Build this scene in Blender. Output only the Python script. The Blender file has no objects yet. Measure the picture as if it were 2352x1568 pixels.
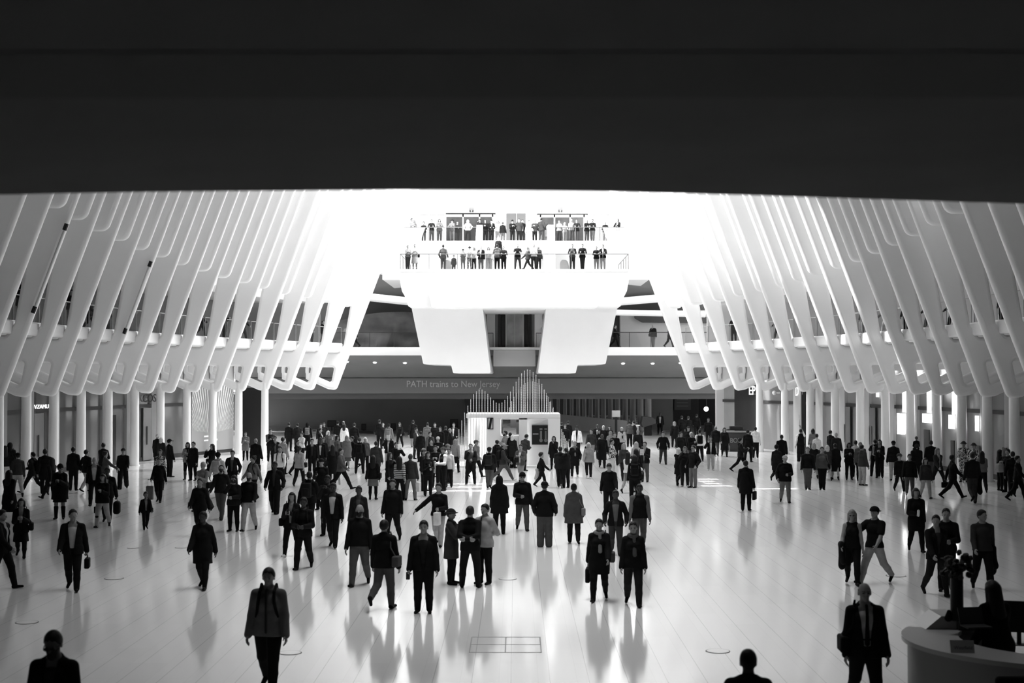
import bpy, bmesh, math, random
import numpy as np
from mathutils import Vector, Matrix, Euler
random.seed(7)
S = bpy.context.scene
COL = S.collection
# ------------------------------------------------------------------ camera
F = 2352 * 50 / 36
CH = 4.55
cd = bpy.data.cameras.new('camera'); cam = bpy.data.objects.new('camera', cd); COL.objects.link(cam)
cd.lens = 50; cd.sensor_width = 36; cd.clip_start = .1; cd.clip_end = 600
cam.location = (0, 0, CH)
cam.rotation_euler = (math.radians(90 + 1.455), 0, math.radians(.175))
cd.dof.use_dof = True; cd.dof.focus_distance = 62; cd.dof.aperture_fstop = 2.0
S.camera = cam
RM = cam.rotation_euler.to_matrix()
# ------------------------------------------------------------------ sky, sun, daylight, exposure
w = bpy.data.worlds.new('World'); S.world = w; w.use_nodes = True
w.node_tree.nodes['Background'].inputs[0].default_value = (1, 1, 1, 1)
w.node_tree.nodes['Background'].inputs[1].default_value = SKY = 2.0
def lamp(kind, name, loc, energy, direction=None, **kw):
    l = bpy.data.lights.new(name, kind); l.energy = energy
    o = bpy.data.objects.new(name, l); COL.objects.link(o); o.location = loc
    if direction is not None:
        o.rotation_euler = Vector(direction).to_track_quat('-Z', 'Y').to_euler()
    for k, v in kw.items(): setattr(l, k, v)
    return o
lamp('SUN', 'sun', (-30, 100, 60), 8.0, (.85, -.20, -.46), angle=math.radians(.6))
S.view_settings.view_transform = 'Standard'; S.view_settings.look = 'None'
S.view_settings.gamma = 1; S.view_settings.exposure = 0.0
try: S.view_settings.use_curve_mapping = False
except Exception: pass
S.cycles.max_bounces = 8; S.cycles.diffuse_bounces = 5; S.cycles.glossy_bounces = 3
S.cycles.transparent_max_bounces = 12; S.cycles.caustics_reflective = False; S.cycles.caustics_refractive = False
S.cycles.sample_clamp_indirect = 6
# ------------------------------------------------------------------ projection helpers
def ray(px, py): return RM @ Vector(((px - 1176) / F, -(py - 784) / F, -1))
def W(px, py, Y):
    v = ray(px, py); t = Y / v.y
    return Vector((0, 0, CH)) + v * t
def G(px, py, h=0.):
    v = ray(px, py); t = (h - CH) / v.z
    return Vector((0, 0, CH)) + v * t
# ------------------------------------------------------------------ materials
MATS = {}
def mat(name, v, rough=.6, spec=.3, metal=0, emit=0, bump=0, scale=20., var=0., alpha=1):
    if name in MATS: return MATS[name]
    m = bpy.data.materials.new(name); m.use_nodes = True; nt = m.node_tree; b = nt.nodes['Principled BSDF']
    b.inputs['Base Color'].default_value = (v, v, v, 1); b.inputs['Roughness'].default_value = rough
    b.inputs['Specular IOR Level'].default_value = spec; b.inputs['Metallic'].default_value = metal
    if emit:
        b.inputs['Emission Color'].default_value = (1, 1, 1, 1); b.inputs['Emission Strength'].default_value = emit
    if var or bump:
        tc = nt.nodes.new('ShaderNodeTexCoord'); n = nt.nodes.new('ShaderNodeTexNoise')
        n.inputs['Scale'].default_value = scale; n.inputs['Detail'].default_value = 4
        nt.links.new(tc.outputs['Object'], n.inputs['Vector'])
        if var:
            r = nt.nodes.new('ShaderNodeMapRange'); r.inputs[1].default_value = .3; r.inputs[2].default_value = .7
            r.inputs[3].default_value = v * (1 - var); r.inputs[4].default_value = v * (1 + var)
            nt.links.new(n.outputs[0], r.inputs[0]); nt.links.new(r.outputs[0], b.inputs['Base Color'])
        if bump:
            bp = nt.nodes.new('ShaderNodeBump'); bp.inputs['Strength'].default_value = bump; bp.inputs['Distance'].default_value = .02
            nt.links.new(n.outputs[0], bp.inputs['Height']); nt.links.new(bp.outputs[0], b.inputs['Normal'])
    MATS[name] = m
    return m
def glassmat(name, tint, amount):
    if name in MATS: return MATS[name]
    m = bpy.data.materials.new(name); m.use_nodes = True; nt = m.node_tree; nt.nodes.clear()
    o = nt.nodes.new('ShaderNodeOutputMaterial'); mx = nt.nodes.new('ShaderNodeMixShader'); t = nt.nodes.new('ShaderNodeBsdfTransparent')
    g = nt.nodes.new('ShaderNodeBsdfGlossy'); g.inputs['Roughness'].default_value = .03
    t.inputs[0].default_value = (tint, tint, tint, 1); mx.inputs[0].default_value = amount
    nt.links.new(t.outputs[0], mx.inputs[1]); nt.links.new(g.outputs[0], mx.inputs[2]); nt.links.new(mx.outputs[0], o.inputs[0])
    MATS[name] = m
    return m
M_rib = mat('white_painted_steel', .80, .45, .3, var=.02, scale=.6)
M_wht = mat('white_plaster', .82, .6, .2, var=.02, scale=.5)
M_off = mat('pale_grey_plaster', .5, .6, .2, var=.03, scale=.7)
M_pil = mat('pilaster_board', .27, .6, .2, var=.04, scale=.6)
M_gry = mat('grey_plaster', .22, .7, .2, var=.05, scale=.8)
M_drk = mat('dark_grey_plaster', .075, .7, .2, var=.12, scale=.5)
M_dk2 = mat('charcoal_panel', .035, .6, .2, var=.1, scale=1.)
M_blk = mat('black_metal', .012, .45, .3)
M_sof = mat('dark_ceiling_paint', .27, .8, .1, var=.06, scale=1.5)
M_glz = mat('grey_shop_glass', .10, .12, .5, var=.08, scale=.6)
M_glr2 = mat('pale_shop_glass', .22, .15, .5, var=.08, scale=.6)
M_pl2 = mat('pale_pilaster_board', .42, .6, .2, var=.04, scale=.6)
M_gld = mat('dark_shop_glass', .02, .1, .5)
M_mtl = mat('brushed_metal', .35, .35, .5, .8)
M_lit = mat('lit_shop_window', .8, .5, .2, emit=5.)
M_dwn = mat('downlight_lens', .9, .4, .2, emit=9.)
M_gls = glassmat('clear_glass', .92, .06)
M_glr = glassmat('railing_glass', .86, .05)
M_gld2 = glassmat('deck_glass', .95, .5)
M_rail = mat('dark_rail_metal', .10, .4, .4)
# ------------------------------------------------------------------ object helpers
def obj(name, me, m=None, parent=None, label=None, cat=None, group=None, kind=None):
    if isinstance(me, bmesh.types.BMesh):
        bm = me; me = bpy.data.meshes.new(name); bm.to_mesh(me); bm.free()
    o = bpy.data.objects.new(name, me); COL.objects.link(o)
    if m is not None and hasattr(me, 'materials') and not len(me.materials): me.materials.append(m)
    if parent is not None: o.parent = parent
    tag(o, label, cat, group, kind)
    return o
def tag(o, label=None, cat=None, group=None, kind=None):
    for k, v in (('label', label), ('category', cat), ('group', group), ('kind', kind)):
        if v: o[k] = v
    return o
def empty(name, loc, label, cat, group=None, rz=0.):
    o = bpy.data.objects.new(name, None); COL.objects.link(o); o.location = loc; o.rotation_euler = (0, 0, rz)
    o.empty_display_size = .2
    return tag(o, label, cat, group)
def bx(bm, x0, y0, z0, x1, y1, z1):
    vs = [bm.verts.new(p) for p in ((x0,y0,z0),(x1,y0,z0),(x1,y1,z0),(x0,y1,z0),(x0,y0,z1),(x1,y0,z1),(x1,y1,z1),(x0,y1,z1))]
    for f in ((3,2,1,0),(4,5,6,7),(0,1,5,4),(1,2,6,5),(2,3,7,6),(3,0,4,7)): bm.faces.new([vs[i] for i in f])
    return bm
def box(name, lo, hi, m, bevel=0., seg=2, **kw):
    bm = bmesh.new(); lo2 = [min(a, b) for a, b in zip(lo, hi)]; hi2 = [max(a, b) for a, b in zip(lo, hi)]
    bx(bm, *lo2, *hi2)
    if bevel: bmesh.ops.bevel(bm, geom=bm.edges[:], offset=bevel, segments=seg, affect='EDGES', profile=.6)
    o = obj(name, bm, m, **kw)
    if bevel: smooth(o)
    return o
def smooth(o, ang=35):
    me = o.data
    for p in me.polygons: p.use_smooth = True
    try: me.set_sharp_from_angle(angle=math.radians(ang))
    except Exception: pass
    return o
def prism_y(bm, pts, y0, y1):
    """polygon of (x,z) points extruded along y"""
    a = [bm.verts.new((x, y0, z)) for x, z in pts]; b = [bm.verts.new((x, y1, z)) for x, z in pts]
    n = len(pts); bm.faces.new(a); bm.faces.new(b[::-1])
    for i in range(n): bm.faces.new((a[i], b[i], b[(i+1) % n], a[(i+1) % n]))
    bmesh.ops.recalc_face_normals(bm, faces=bm.faces[:])
    return bm
def cyl(bm, p, q, r0, r1=None, n=12, cap=True):
    p, q = Vector(p), Vector(q); r1 = r0 if r1 is None else r1
    d = (q - p).normalized(); u = d.orthogonal().normalized(); v = d.cross(u)
    A = []; B = []
    for i in range(n):
        t = 2 * math.pi * i / n; e = u * math.cos(t) + v * math.sin(t)
        A.append(bm.verts.new(p + e * r0)); B.append(bm.verts.new(q + e * r1))
    for i in range(n): bm.faces.new((A[i], A[(i+1) % n], B[(i+1) % n], B[i]))
    if cap: bm.faces.new(A[::-1]); bm.faces.new(B)
    return bm
def pxbox(name, x0, y0, x1, y1, Y0, Y1, m, **kw):
    """box whose front face, standing at depth Y0, spans the given rectangle; it reaches back to depth Y1"""
    a = W(x0, y0, Y0); b = W(x1, y1, Y0)
    return box(name, (a.x, Y0, b.z), (b.x, Y1, a.z), m, **kw)
def pxprism(name, pts, Y0, Y1, m, bevel=0., seg=3, **kw):
    bm = bmesh.new(); q = [W(x, y, Y0) for x, y in pts]
    prism_y(bm, [(v.x, v.z) for v in q], Y0, Y1)
    if bevel: bmesh.ops.bevel(bm, geom=bm.edges[:], offset=bevel, segments=seg, affect='EDGES', clamp_overlap=True)
    o = obj(name, bm, m, **kw)
    if bevel: smooth(o, 40)
    return o
def text(name, s, loc, size, m, parent=None, rot=(math.pi/2, 0, 0), ext=.01, width=None, align='LEFT', sx=1., **kw):
    c = bpy.data.curves.new(name, 'FONT'); c.body = s; c.size = size; c.extrude = ext; c.align_x = align; c.resolution_u = 3
    o = bpy.data.objects.new(name, c); COL.objects.link(o); c.materials.append(m)
    bpy.context.view_layer.update()
    me = bpy.data.meshes.new_from_object(o.evaluated_get(bpy.context.evaluated_depsgraph_get()))
    bpy.data.objects.remove(o); bpy.data.curves.remove(c)
    if width:
        xs = [v.co.x for v in me.vertices]; k = width / max(max(xs) - min(xs), 1e-4)
        for v in me.vertices: v.co.x *= k
    me.materials.clear()
    o = obj(name, me, m, parent); o.location = loc; o.rotation_euler = rot
    return tag(o, **kw)
def rpoly(pts):
    """round polygon corners: pts of (x,z,r)"""
    out = []; n = len(pts)
    for i in range(n):
        p = Vector(pts[i][:2]); r = pts[i][2]
        if r <= 0: out.append(tuple(p)); continue
        a = Vector(pts[i-1][:2]) - p; b = Vector(pts[(i+1) % n][:2]) - p
        la, lb = a.length, b.length; a.normalize(); b.normalize()
        half = a.angle(b) / 2; t = min(r / math.tan(half), la * .48, lb * .48); r2 = t * math.tan(half)
        c = p + (a + b).normalized() * (r2 / math.sin(half)); s = p + a * t; e = p + b * t
        v0 = s - c; v1 = e - c; k = 7
        ang = v0.angle(v1); sg = 1 if v0.x * v1.y - v0.y * v1.x > 0 else -1
        for j in range(k + 1):
            th = sg * ang * j / k; cs, sn = math.cos(th), math.sin(th)
            out.append((c.x + v0.x * cs - v0.y * sn, c.y + v0.x * sn + v0.y * cs))
    return out
def plate_mesh(name, polys, half, bev, m, flip):
    """flat plate with rounded edges cut from outline + holes, lying in the xz plane"""
    c = bpy.data.curves.new(name, 'CURVE'); c.dimensions = '2D'; c.fill_mode = 'BOTH'
    for pl in polys:
        s = c.splines.new('POLY'); s.points.add(len(pl) - 1)
        for p, (x, z) in zip(s.points, pl): p.co = ((-x if flip else x), z, 0, 1)
        s.use_cyclic_u = True
    c.extrude = half - bev; c.bevel_depth = bev; c.bevel_resolution = 3; c.offset = -bev
    o = bpy.data.objects.new('tmp', c); COL.objects.link(o)
    bpy.context.view_layer.update()
    me = bpy.data.meshes.new_from_object(o.evaluated_get(bpy.context.evaluated_depsgraph_get()))
    bpy.data.objects.remove(o); bpy.data.curves.remove(c)
    me.transform(Matrix.Rotation(math.pi / 2, 4, 'X')); me.materials.clear(); me.materials.append(m); me.name = name
    for p in me.polygons: p.use_smooth = True
    try: me.set_sharp_from_angle(angle=math.radians(40))
    except Exception: pass
    return me
ORD = ['zeroth','first','second','third','fourth','fifth','sixth','seventh','eighth','ninth','tenth','eleventh','twelfth','thirteenth','fourteenth','fifteenth','sixteenth','seventeenth','eighteenth','nineteenth','twentieth']
def nth(i): return ORD[i] if i < len(ORD) else '%dth' % i
# ================================================================== FLOOR
fm = bpy.data.materials.new('polished_marble_tiles'); fm.use_nodes = True; nt = fm.node_tree; b = nt.nodes['Principled BSDF']
tc = nt.nodes.new('ShaderNodeTexCoord'); mp = nt.nodes.new('ShaderNodeMapping'); br = nt.nodes.new('ShaderNodeTexBrick')
mp.inputs['Rotation'].default_value = (0, 0, math.pi / 2); mp.inputs['Location'].default_value = (0, .26, 0)
br.offset = .5; br.inputs['Scale'].default_value = 1; br.inputs['Mortar Size'].default_value = .0035; br.inputs['Mortar Smooth'].default_value = .3
br.inputs['Brick Width'].default_value = 2.4; br.inputs['Row Height'].default_value = .588
br.inputs['Color1'].default_value = (.80, .80, .80, 1); br.inputs['Color2'].default_value = (.77, .77, .77, 1); br.inputs['Mortar'].default_value = (.70, .70, .70, 1)
nz = nt.nodes.new('ShaderNodeTexNoise'); nz.inputs['Scale'].default_value = .35; nz.inputs['Detail'].default_value = 6
mr = nt.nodes.new('ShaderNodeMapRange'); mr.inputs[3].default_value = .07; mr.inputs[4].default_value = .14
nt.links.new(tc.outputs['Object'], mp.inputs['Vector']); nt.links.new(mp.outputs[0], br.inputs['Vector'])
sx_ = nt.nodes.new('ShaderNodeSeparateXYZ'); nt.links.new(tc.outputs['Object'], sx_.inputs[0])
def M_(op, a, v):
    n = nt.nodes.new('ShaderNodeMath'); n.operation = op; nt.links.new(a, n.inputs[0]); n.inputs[1].default_value = v; return n.outputs[0]
ln = M_('LESS_THAN', M_('FRACT', M_('DIVIDE', M_('ADD', sx_.outputs[0], .0866), .588), 0), .014)
mxl = nt.nodes.new('ShaderNodeMixRGB'); nt.links.new(ln, mxl.inputs[0]); nt.links.new(br.outputs['Color'], mxl.inputs[1]); mxl.inputs[2].default_value = (.42, .42, .42, 1)
nt.links.new(mxl.outputs[0], b.inputs['Base Color']); nt.links.new(tc.outputs['Object'], nz.inputs['Vector'])
nt.links.new(nz.outputs[0], mr.inputs[0]); nt.links.new(mr.outputs[0], b.inputs['Roughness'])
b.inputs['Specular IOR Level'].default_value = .42
box('floor', (-45, -8, -.2), (45, 175, 0), fm, kind='structure', label='polished pale marble tile floor of the concourse', cat='floor')
for i, (x, y, wd) in enumerate(((62,1429,52),(262,1328,44),(667,1499,52),(1166,1329,42),(1649,1495,56),(2058,1322,46),(417,1257,30),(305,1258,26))):
    p = G(x, y); r = wd / F * p.y / 2
    bm = bmesh.new()
    bmesh.ops.create_cone(bm, cap_ends=True, segments=40, radius1=r, radius2=r, depth=.006)
    o = obj('floor_disc', bm, mat('floor_disc_rim', .10, .5), label='round flush floor cover, ' + ['near the bottom left corner of the picture','right of the man in the open jacket with a black bag','beside the legs of the man in the grey zip jacket','beside the three people talking in the centre','left of the head at the bottom edge','behind the striding couple at the right','behind the woman in the flared black coat, left','left of the running child','x'][i], cat='floor cover', group='round floor covers')
    o.location = (p.x, p.y, .003)
    bm = bmesh.new(); bmesh.ops.create_cone(bm, cap_ends=True, segments=40, radius1=r*.91, radius2=r*.91, depth=.006)
    c = obj('cover_plate', bm, mat('floor_disc_fill', .78, .12, .42), parent=o); c.location = (0, 0, .0015)
hp = G(1161, 1480)
h = empty('floor_hatch', (hp.x, hp.y, 0), 'rectangular access hatch outlined in the floor at the bottom centre', 'floor hatch')
a = G(1078, 1498); c = G(1240, 1463); y1 = G(1240, 1463).y
bm = bmesh.new()
X0, X1, Y0, Y1 = a.x - hp.x, c.x - hp.x, a.y - hp.y, y1 - hp.y
for k in range(2):
    yy = Y0 + (Y1 - Y0) * k; bx(bm, X0, yy - .012, 0, X1, yy + .012, .004)
bx(bm, X0, (Y0+Y1)/2 - .008, 0, X1, (Y0+Y1)/2 + .008, .004)
for k in range(3):
    xx = X0 + (X1 - X0) * k / 2; bx(bm, xx - .01, Y0, 0, xx + .01, Y1, .004)
obj('hatch_frame', bm, mat('hatch_line', .22, .5), parent=h)
# ================================================================== OVERHEAD SOFFIT
CEIL = 1.05
edge = [(-260,452),(0,447),(300,441),(620,438),(900,436),(1150,436.5),(1400,440),(1700,447.5),(2000,457),(2352,468),(2620,476)]
pts = [G(x, y, CH + CEIL) for x, y in edge]
bm = bmesh.new()
lo = [bm.verts.new((p.x, p.y, CH + CEIL)) for p in pts]; up = [bm.verts.new((p.x, p.y, CH + CEIL + .9)) for p in pts]
lb = [bm.verts.new((p.x * 1.6, -9, CH + CEIL)) for p in pts]; ub = [bm.verts.new((p.x * 1.6, -9, CH + CEIL + .9)) for p in pts]
for i in range(len(pts) - 1):
    bm.faces.new((lo[i], lo[i+1], up[i+1], up[i])); bm.faces.new((lb[i], lb[i+1], lo[i+1], lo[i])); bm.faces.new((up[i], up[i+1], ub[i+1], ub[i]))
bmesh.ops.recalc_face_normals(bm, faces=bm.faces[:])
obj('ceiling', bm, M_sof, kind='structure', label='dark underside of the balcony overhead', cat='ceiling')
box('trim_1', (-9, 4.55, CH + CEIL - .004), (9, 5.3, CH + CEIL + .02), mat('dark_seam_paint', .22, .8, .1), kind='structure', label='darker band across the overhead soffit', cat='ceiling band')
box('wall_back', (-45, -8.2, 0), (45, -8, 24), M_dk2, kind='structure')
# ================================================================== RIBS
N0 = -6
def Yi(i): return 59.7 + 2.78 * i
LT = {i: p for i, p in enumerate((51,112,169,225,281,336,387,443,494,551,605,657,710,763))}
RT = {13 - i: p for i, p in enumerate((1596,1649,1700,1754,1803,1849,1902,1956,2007,2058,2108,2160,2211,2270,2331))}
for i, p in zip(range(-1, -8, -1), (-10,-73,-137,-203,-270,-340,-412)): LT[i] = p
for i, p in zip(range(-2, -8, -1), (2395,2460,2527,2595,2665,2737)): RT[i] = p
TZ = 3.72
XL = {i: W(p, 880, Yi(i)).x for i, p in LT.items()}
XR = {i: W(p, 880, Yi(i)).x for i, p in RT.items()}
outer = rpoly([(-.30,-.02,.30),(-7.4,19.2,0),(-4.4,19.2,0),(-1.28,6.0,1.2),(-1.16,5.4,1.0),(-.76,3.0,.10),(-.40,2.52,.10),(1.78,2.52,0),(1.78,.74,0),(.28,.06,.32)])
hole = rpoly([(-.14,1.52,.12),(1.62,1.52,.1),(1.62,1.18,.05),(.06,.50,.13)])
short = rpoly([(-.28,0,.42),(-5.45,13.9,0),(-3.3,13.9,0),(.98,.62,.5),(.55,0,.42)])
me_rib = {s: plate_mesh('rib', [outer, hole], .19, .165, M_rib, s < 0) for s in (-1, 1)}
me_sho = {s: plate_mesh('fin', [short], .19, .165, M_rib, s < 0) for s in (-1, 1)}
LS = [(131,478),(182,505),(233,531),(279,553),(325,574),(373,591),(418,609),(469,623),(515,638),(563,650),(605,663),(654,676),(705,684),(753,695),(798,705)]
RS = [(1559,708),(1610,700),(1665,692),(1714,681),(1765,670),(1813,660),(1852,646),(1889,631),(1943,617),(1988,602),(2030,583),(2074,564),(2119,542),(2170,518),(2214,491)][::-1]
for s, side, XS, SH in ((-1, 'left', XL, LS), (1, 'right', XR, RS)):
    for i in range(13, -6, -1):
        o = obj('rib', me_rib[s], label='white leaning structural rib on the %s side of the hall, %s from the far end' % (side, nth(14 - i)), cat='rib', group='ribs of the %s side' % side)
        o.location = (XS[i], Yi(i), TZ)
    for j, (px, py) in enumerate(SH):
        p = W(px, py, Yi(j - 1.5)); p.x -= .42 if s > 0 else 0
        o = obj('fin', me_sho[s], label='short round-tipped white rib above the %s gallery, %s from the far end' % (side, nth(15 - j)), cat='rib', group='short ribs of the %s side' % side)
        o.location = (p.x, p.y, p.z)
    # columns
    for i, px in zip(range(10, -2, -1), (608,548,488,429,368,309,248,186,123,60,-4,-70) if s < 0 else (1745,1803,1861,1918,1976,2034,2092,2152,2210,2268,2330,2392)):
        bm = bmesh.new(); cyl(bm, (0,0,0), (0,0,TZ + .5), .235, .21, 20); cyl(bm, (0,0,0), (0,0,.05), .28, .28, 20)
        o = smooth(obj('column', bm, M_rib, label='white round column under the %s side ribs, %s from the far end' % (side, nth(11 - i)), cat='column', group='columns of the %s side' % side))
        o.location = (W(px, 1000, Yi(i)).x, Yi(i), 0)
# ---------------------------------------------------------------- side walls, galleries
def strip(name, side, XS, prof, m, i0=-5, i1=13, **kw):
    """profile of (outward, z) swept along the row of ribs"""
    bm = bmesh.new(); rows = []; s = -1 if side == 'left' else 1
    for i in range(i0, i1 + 1): rows.append([bm.verts.new((XS[i] + s * x, Yi(i), z)) for x, z in prof])
    n = len(prof)
    for a, b in zip(rows, rows[1:]):
        for k in range(n): bm.faces.new((a[k], a[(k+1) % n], b[(k+1) % n], b[k]))
    bm.faces.new(rows[0]); bm.faces.new(rows[-1][::-1])
    bmesh.ops.recalc_face_normals(bm, faces=bm.faces[:])
    return obj(name, bm, m, **kw)
for side, XS, s in (('left', XL, -1), ('right', XR, 1)):
    strip('gallery_floor', side, XS, [(-.64,6.30),(-.70,6.36),(-.70,6.80),(-.64,6.86),(6.5,6.86),(6.5,6.30)], M_wht, kind='structure', label='white gallery slab along the %s side' % side, cat='gallery')
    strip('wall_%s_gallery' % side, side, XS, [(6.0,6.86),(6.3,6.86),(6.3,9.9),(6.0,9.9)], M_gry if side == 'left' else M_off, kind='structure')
    strip('ceiling_gallery_%s' % side, side, XS, [(.55,9.55),(.55,9.95),(6.3,9.95),(6.3,9.6)], M_off, kind='structure')
    strip('wall_%s_upper' % side, side, XS, [(.55,9.95),(-3.5,22.9),(-2.6,22.9),(1.4,9.95)], M_wht, kind='structure')
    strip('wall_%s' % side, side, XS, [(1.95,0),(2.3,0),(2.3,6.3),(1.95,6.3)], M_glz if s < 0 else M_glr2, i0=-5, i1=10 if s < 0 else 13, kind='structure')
    strip('trim_2' if side == 'left' else 'trim_3', side, XS, [(1.86,2.92),(1.98,2.92),(1.98,3.10),(1.86,3.10)], M_dk2, i0=-5, i1=10 if s < 0 else 13, kind='structure', label='dark transom bar along the %s shopfronts' % side, cat='transom')
    strip('baseboard_%s' % side, side, XS, [(1.88,0),(1.97,0),(1.97,.22),(1.88,.22)], M_dk2, i0=-5, i1=10, kind='structure')
    strip('trim_9' if side == 'left' else 'trim_10', side, XS, [(1.80,4.15),(1.96,4.15),(1.96,6.3),(1.80,6.3)], M_off, i0=-5, i1=10 if s < 0 else 13, kind='structure', label='pale fascia band above the %s shopfronts' % side, cat='fascia')
    # white pilaster boards between the panes of the shopfront
    for i in range(7 if s < 0 else 10, -4, -1):
        a = Vector((XS[i], Yi(i), 0)); c = Vector((XS[i-1], Yi(i-1), 0)); d = (c - a).normalized(); n = Vector((s, 0, 0))
        bm = bmesh.new()
        for f0, f1, t in ((.0, .34, .14),):
            L = (c - a).length
            p = a + d * (f0 * L) + n * (1.95 - t); q = a + d * (f1 * L) + n * (1.95 - t)
            vs = [bm.verts.new(v) for v in (p, q, q + n * t, p + n * t)]
            vu = [bm.verts.new(v.co + Vector((0, 0, 6.3))) for v in vs]
            bm.faces.new(vs[::-1]); bm.faces.new(vu)
            for k in range(4): bm.faces.new((vs[k], vs[(k+1) % 4], vu[(k+1) % 4], vu[k]))
        bmesh.ops.recalc_face_normals(bm, faces=bm.faces[:])
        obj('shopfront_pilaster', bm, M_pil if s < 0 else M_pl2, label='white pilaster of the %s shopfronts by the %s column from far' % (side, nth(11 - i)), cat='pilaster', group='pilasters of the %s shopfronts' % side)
    # glass railing, one bay between each two ribs
    for i in range(12, -5, -1):
        a = Vector((XS[i+1] + s * -.62, Yi(i+1) - .2, 6.86)); c = Vector((XS[i] + s * -.62, Yi(i) + .2, 6.86)); d = c - a
        e = empty('glass_railing', (a + c) / 2, 'glass railing bay on the %s gallery, %s from the far end' % (side, nth(13 - i)), 'railing', 'glass railing bays of the %s gallery' % side)
        bm = bmesh.new(); p = -d / 2; q = d / 2; up = Vector((0, 0, 1.05))
        bm.faces.new([bm.verts.new(v) for v in (p, q, q + up, p + up)])
        obj('pane', bm, M_glr, parent=e)
        bm = bmesh.new(); cyl(bm, p + up, q + up, .022, n=8)
        for k in (p, q): cyl(bm, k, k + up, .018, n=8)
        obj('rail_frame', bm, M_mtl, parent=e)
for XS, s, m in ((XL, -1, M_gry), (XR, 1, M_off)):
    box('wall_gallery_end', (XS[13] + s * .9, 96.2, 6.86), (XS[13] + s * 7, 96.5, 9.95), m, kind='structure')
# unseen roof, kept solid over the near hall to darken it, open skylight beyond
ROOF = 75
box('ceiling_shade_slab', (-32, -8, 22.9), (32, ROOF, 23.3), M_gry, kind='structure')
box('wall_outer_left', (-33, -8, 0), (-32.5, 122, 24), M_off, kind='structure'); box('wall_outer_right', (32.5, -8, 0), (33, 122, 24), M_off, kind='structure')

# thin tubes clamped along two left ribs
for k, ((x0, y0), (x1, y1), i) in enumerate((((150.5,521),(78,711),-1), ((344.5,606),(287,760),3))):
    p = W(x0, y0, Yi(i) - .30); q = W(x1, y1, Yi(i) - .30)
    e = empty('service_tube', (p + q) / 2, 'thin tube with dark end clamps running down a left rib, ' + ('the nearer and longer one', 'the farther and shorter one')[k], 'tube')
    c = (p + q) / 2; d = (q - p).normalized()
    bm = bmesh.new(); cyl(bm, p - c, q - c, .045, n=10); smooth(obj('tube', bm, M_off, parent=e))
    for t in (p - c, q - c): bm = bmesh.new(); cyl(bm, t - d * .14, t + d * .14, .09, n=8); obj('clamp', bm, M_blk, parent=e)
# ================================================================== FAR END
# far gallery slab, soffit, portal beam, back walls
pxbox('gallery_floor_far', 560, 797, 1760, 816, 107, 121, M_wht, bevel=.08, kind='structure', label='white gallery slab across the far end', cat='gallery')
def quad(name, ps, m, thick=.15, **kw):
    bm = bmesh.new(); a = [bm.verts.new(p) for p in ps]
    n = (ps[1] - ps[0]).cross(ps[2] - ps[0]).normalized() * thick
    b = [bm.verts.new(p + n) for p in ps]; k = len(ps)
    bm.faces.new(a); bm.faces.new(b[::-1])
    for i in range(k): bm.faces.new((a[i], a[(i+1) % k], b[(i+1) % k], b[i]))
    bmesh.ops.recalc_face_normals(bm, faces=bm.faces[:])
    return obj(name, bm, m, **kw)
quad('ceiling_soffit_far', [W(540, 816.5, 107.1), W(1790, 816.5, 107.1), W(1790, 868, 112.2), W(540, 868, 112.2)], M_gry, kind='structure')
for k, (x, y) in enumerate(((797,829),(861,831),(930,832),(1431,833),(1499,833),(1563,832))):
    p = W(x, y, 107.1 + (y - 816.5) / 51.5 * 5.1)
    e = empty('downlight', p, 'small recessed downlight in the grey soffit under the far gallery, %s from the left' % nth(k + 1), 'downlight', 'downlights under the far gallery')
    for nm, r, mm, dz in (('trim_ring', .16, M_wht, -.02), ('lens', .12, M_dwn, -.05)):
        bm = bmesh.new(); cyl(bm, (0, 0, dz - .03), (0, 0, dz + .03), r, n=16); o = obj(nm, bm, mm, parent=e)
        o.rotation_euler = (math.atan2(-1.6, 5.1), 0, 0)
pxbox('trim_4', 540, 868, 1800, 903.5, 112, 116, mat('portal_beam_paint', .20, .7, .2, var=.03), bevel=.06, kind='structure', label='plain grey beam over the far passage, carrying the sign', cat='beam')
pxbox('trim_5', 540, 903.5, 1800, 916, 112.5, 122, mat('portal_lip_paint', .13, .7, .2, var=.03), kind='structure', label='darker lower lip of the grey beam over the far passage', cat='beam')
p = W(933, 888.5, 111.9)
sg = empty('wall_sign', (p.x, 111.98, p.z), 'large raised letters reading PATH trains to New Jersey on the grey beam', 'sign')
text('lettering', 'PATH trains to New Jersey', (0, 0, 0), .72, mat('sign_letters', .5, .5), parent=sg, ext=.03, width=214 / F * 111.9)
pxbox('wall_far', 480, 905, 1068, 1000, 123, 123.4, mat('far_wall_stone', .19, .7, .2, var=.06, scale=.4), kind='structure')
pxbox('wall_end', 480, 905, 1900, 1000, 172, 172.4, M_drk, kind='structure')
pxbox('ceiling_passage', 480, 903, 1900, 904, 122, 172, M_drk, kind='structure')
pxbox('trim_6', 600, 975.5, 1068, 977, 122.9, 123, M_gry, kind='structure', label='thin handrail line along the far dark wall', cat='trim')
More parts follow.
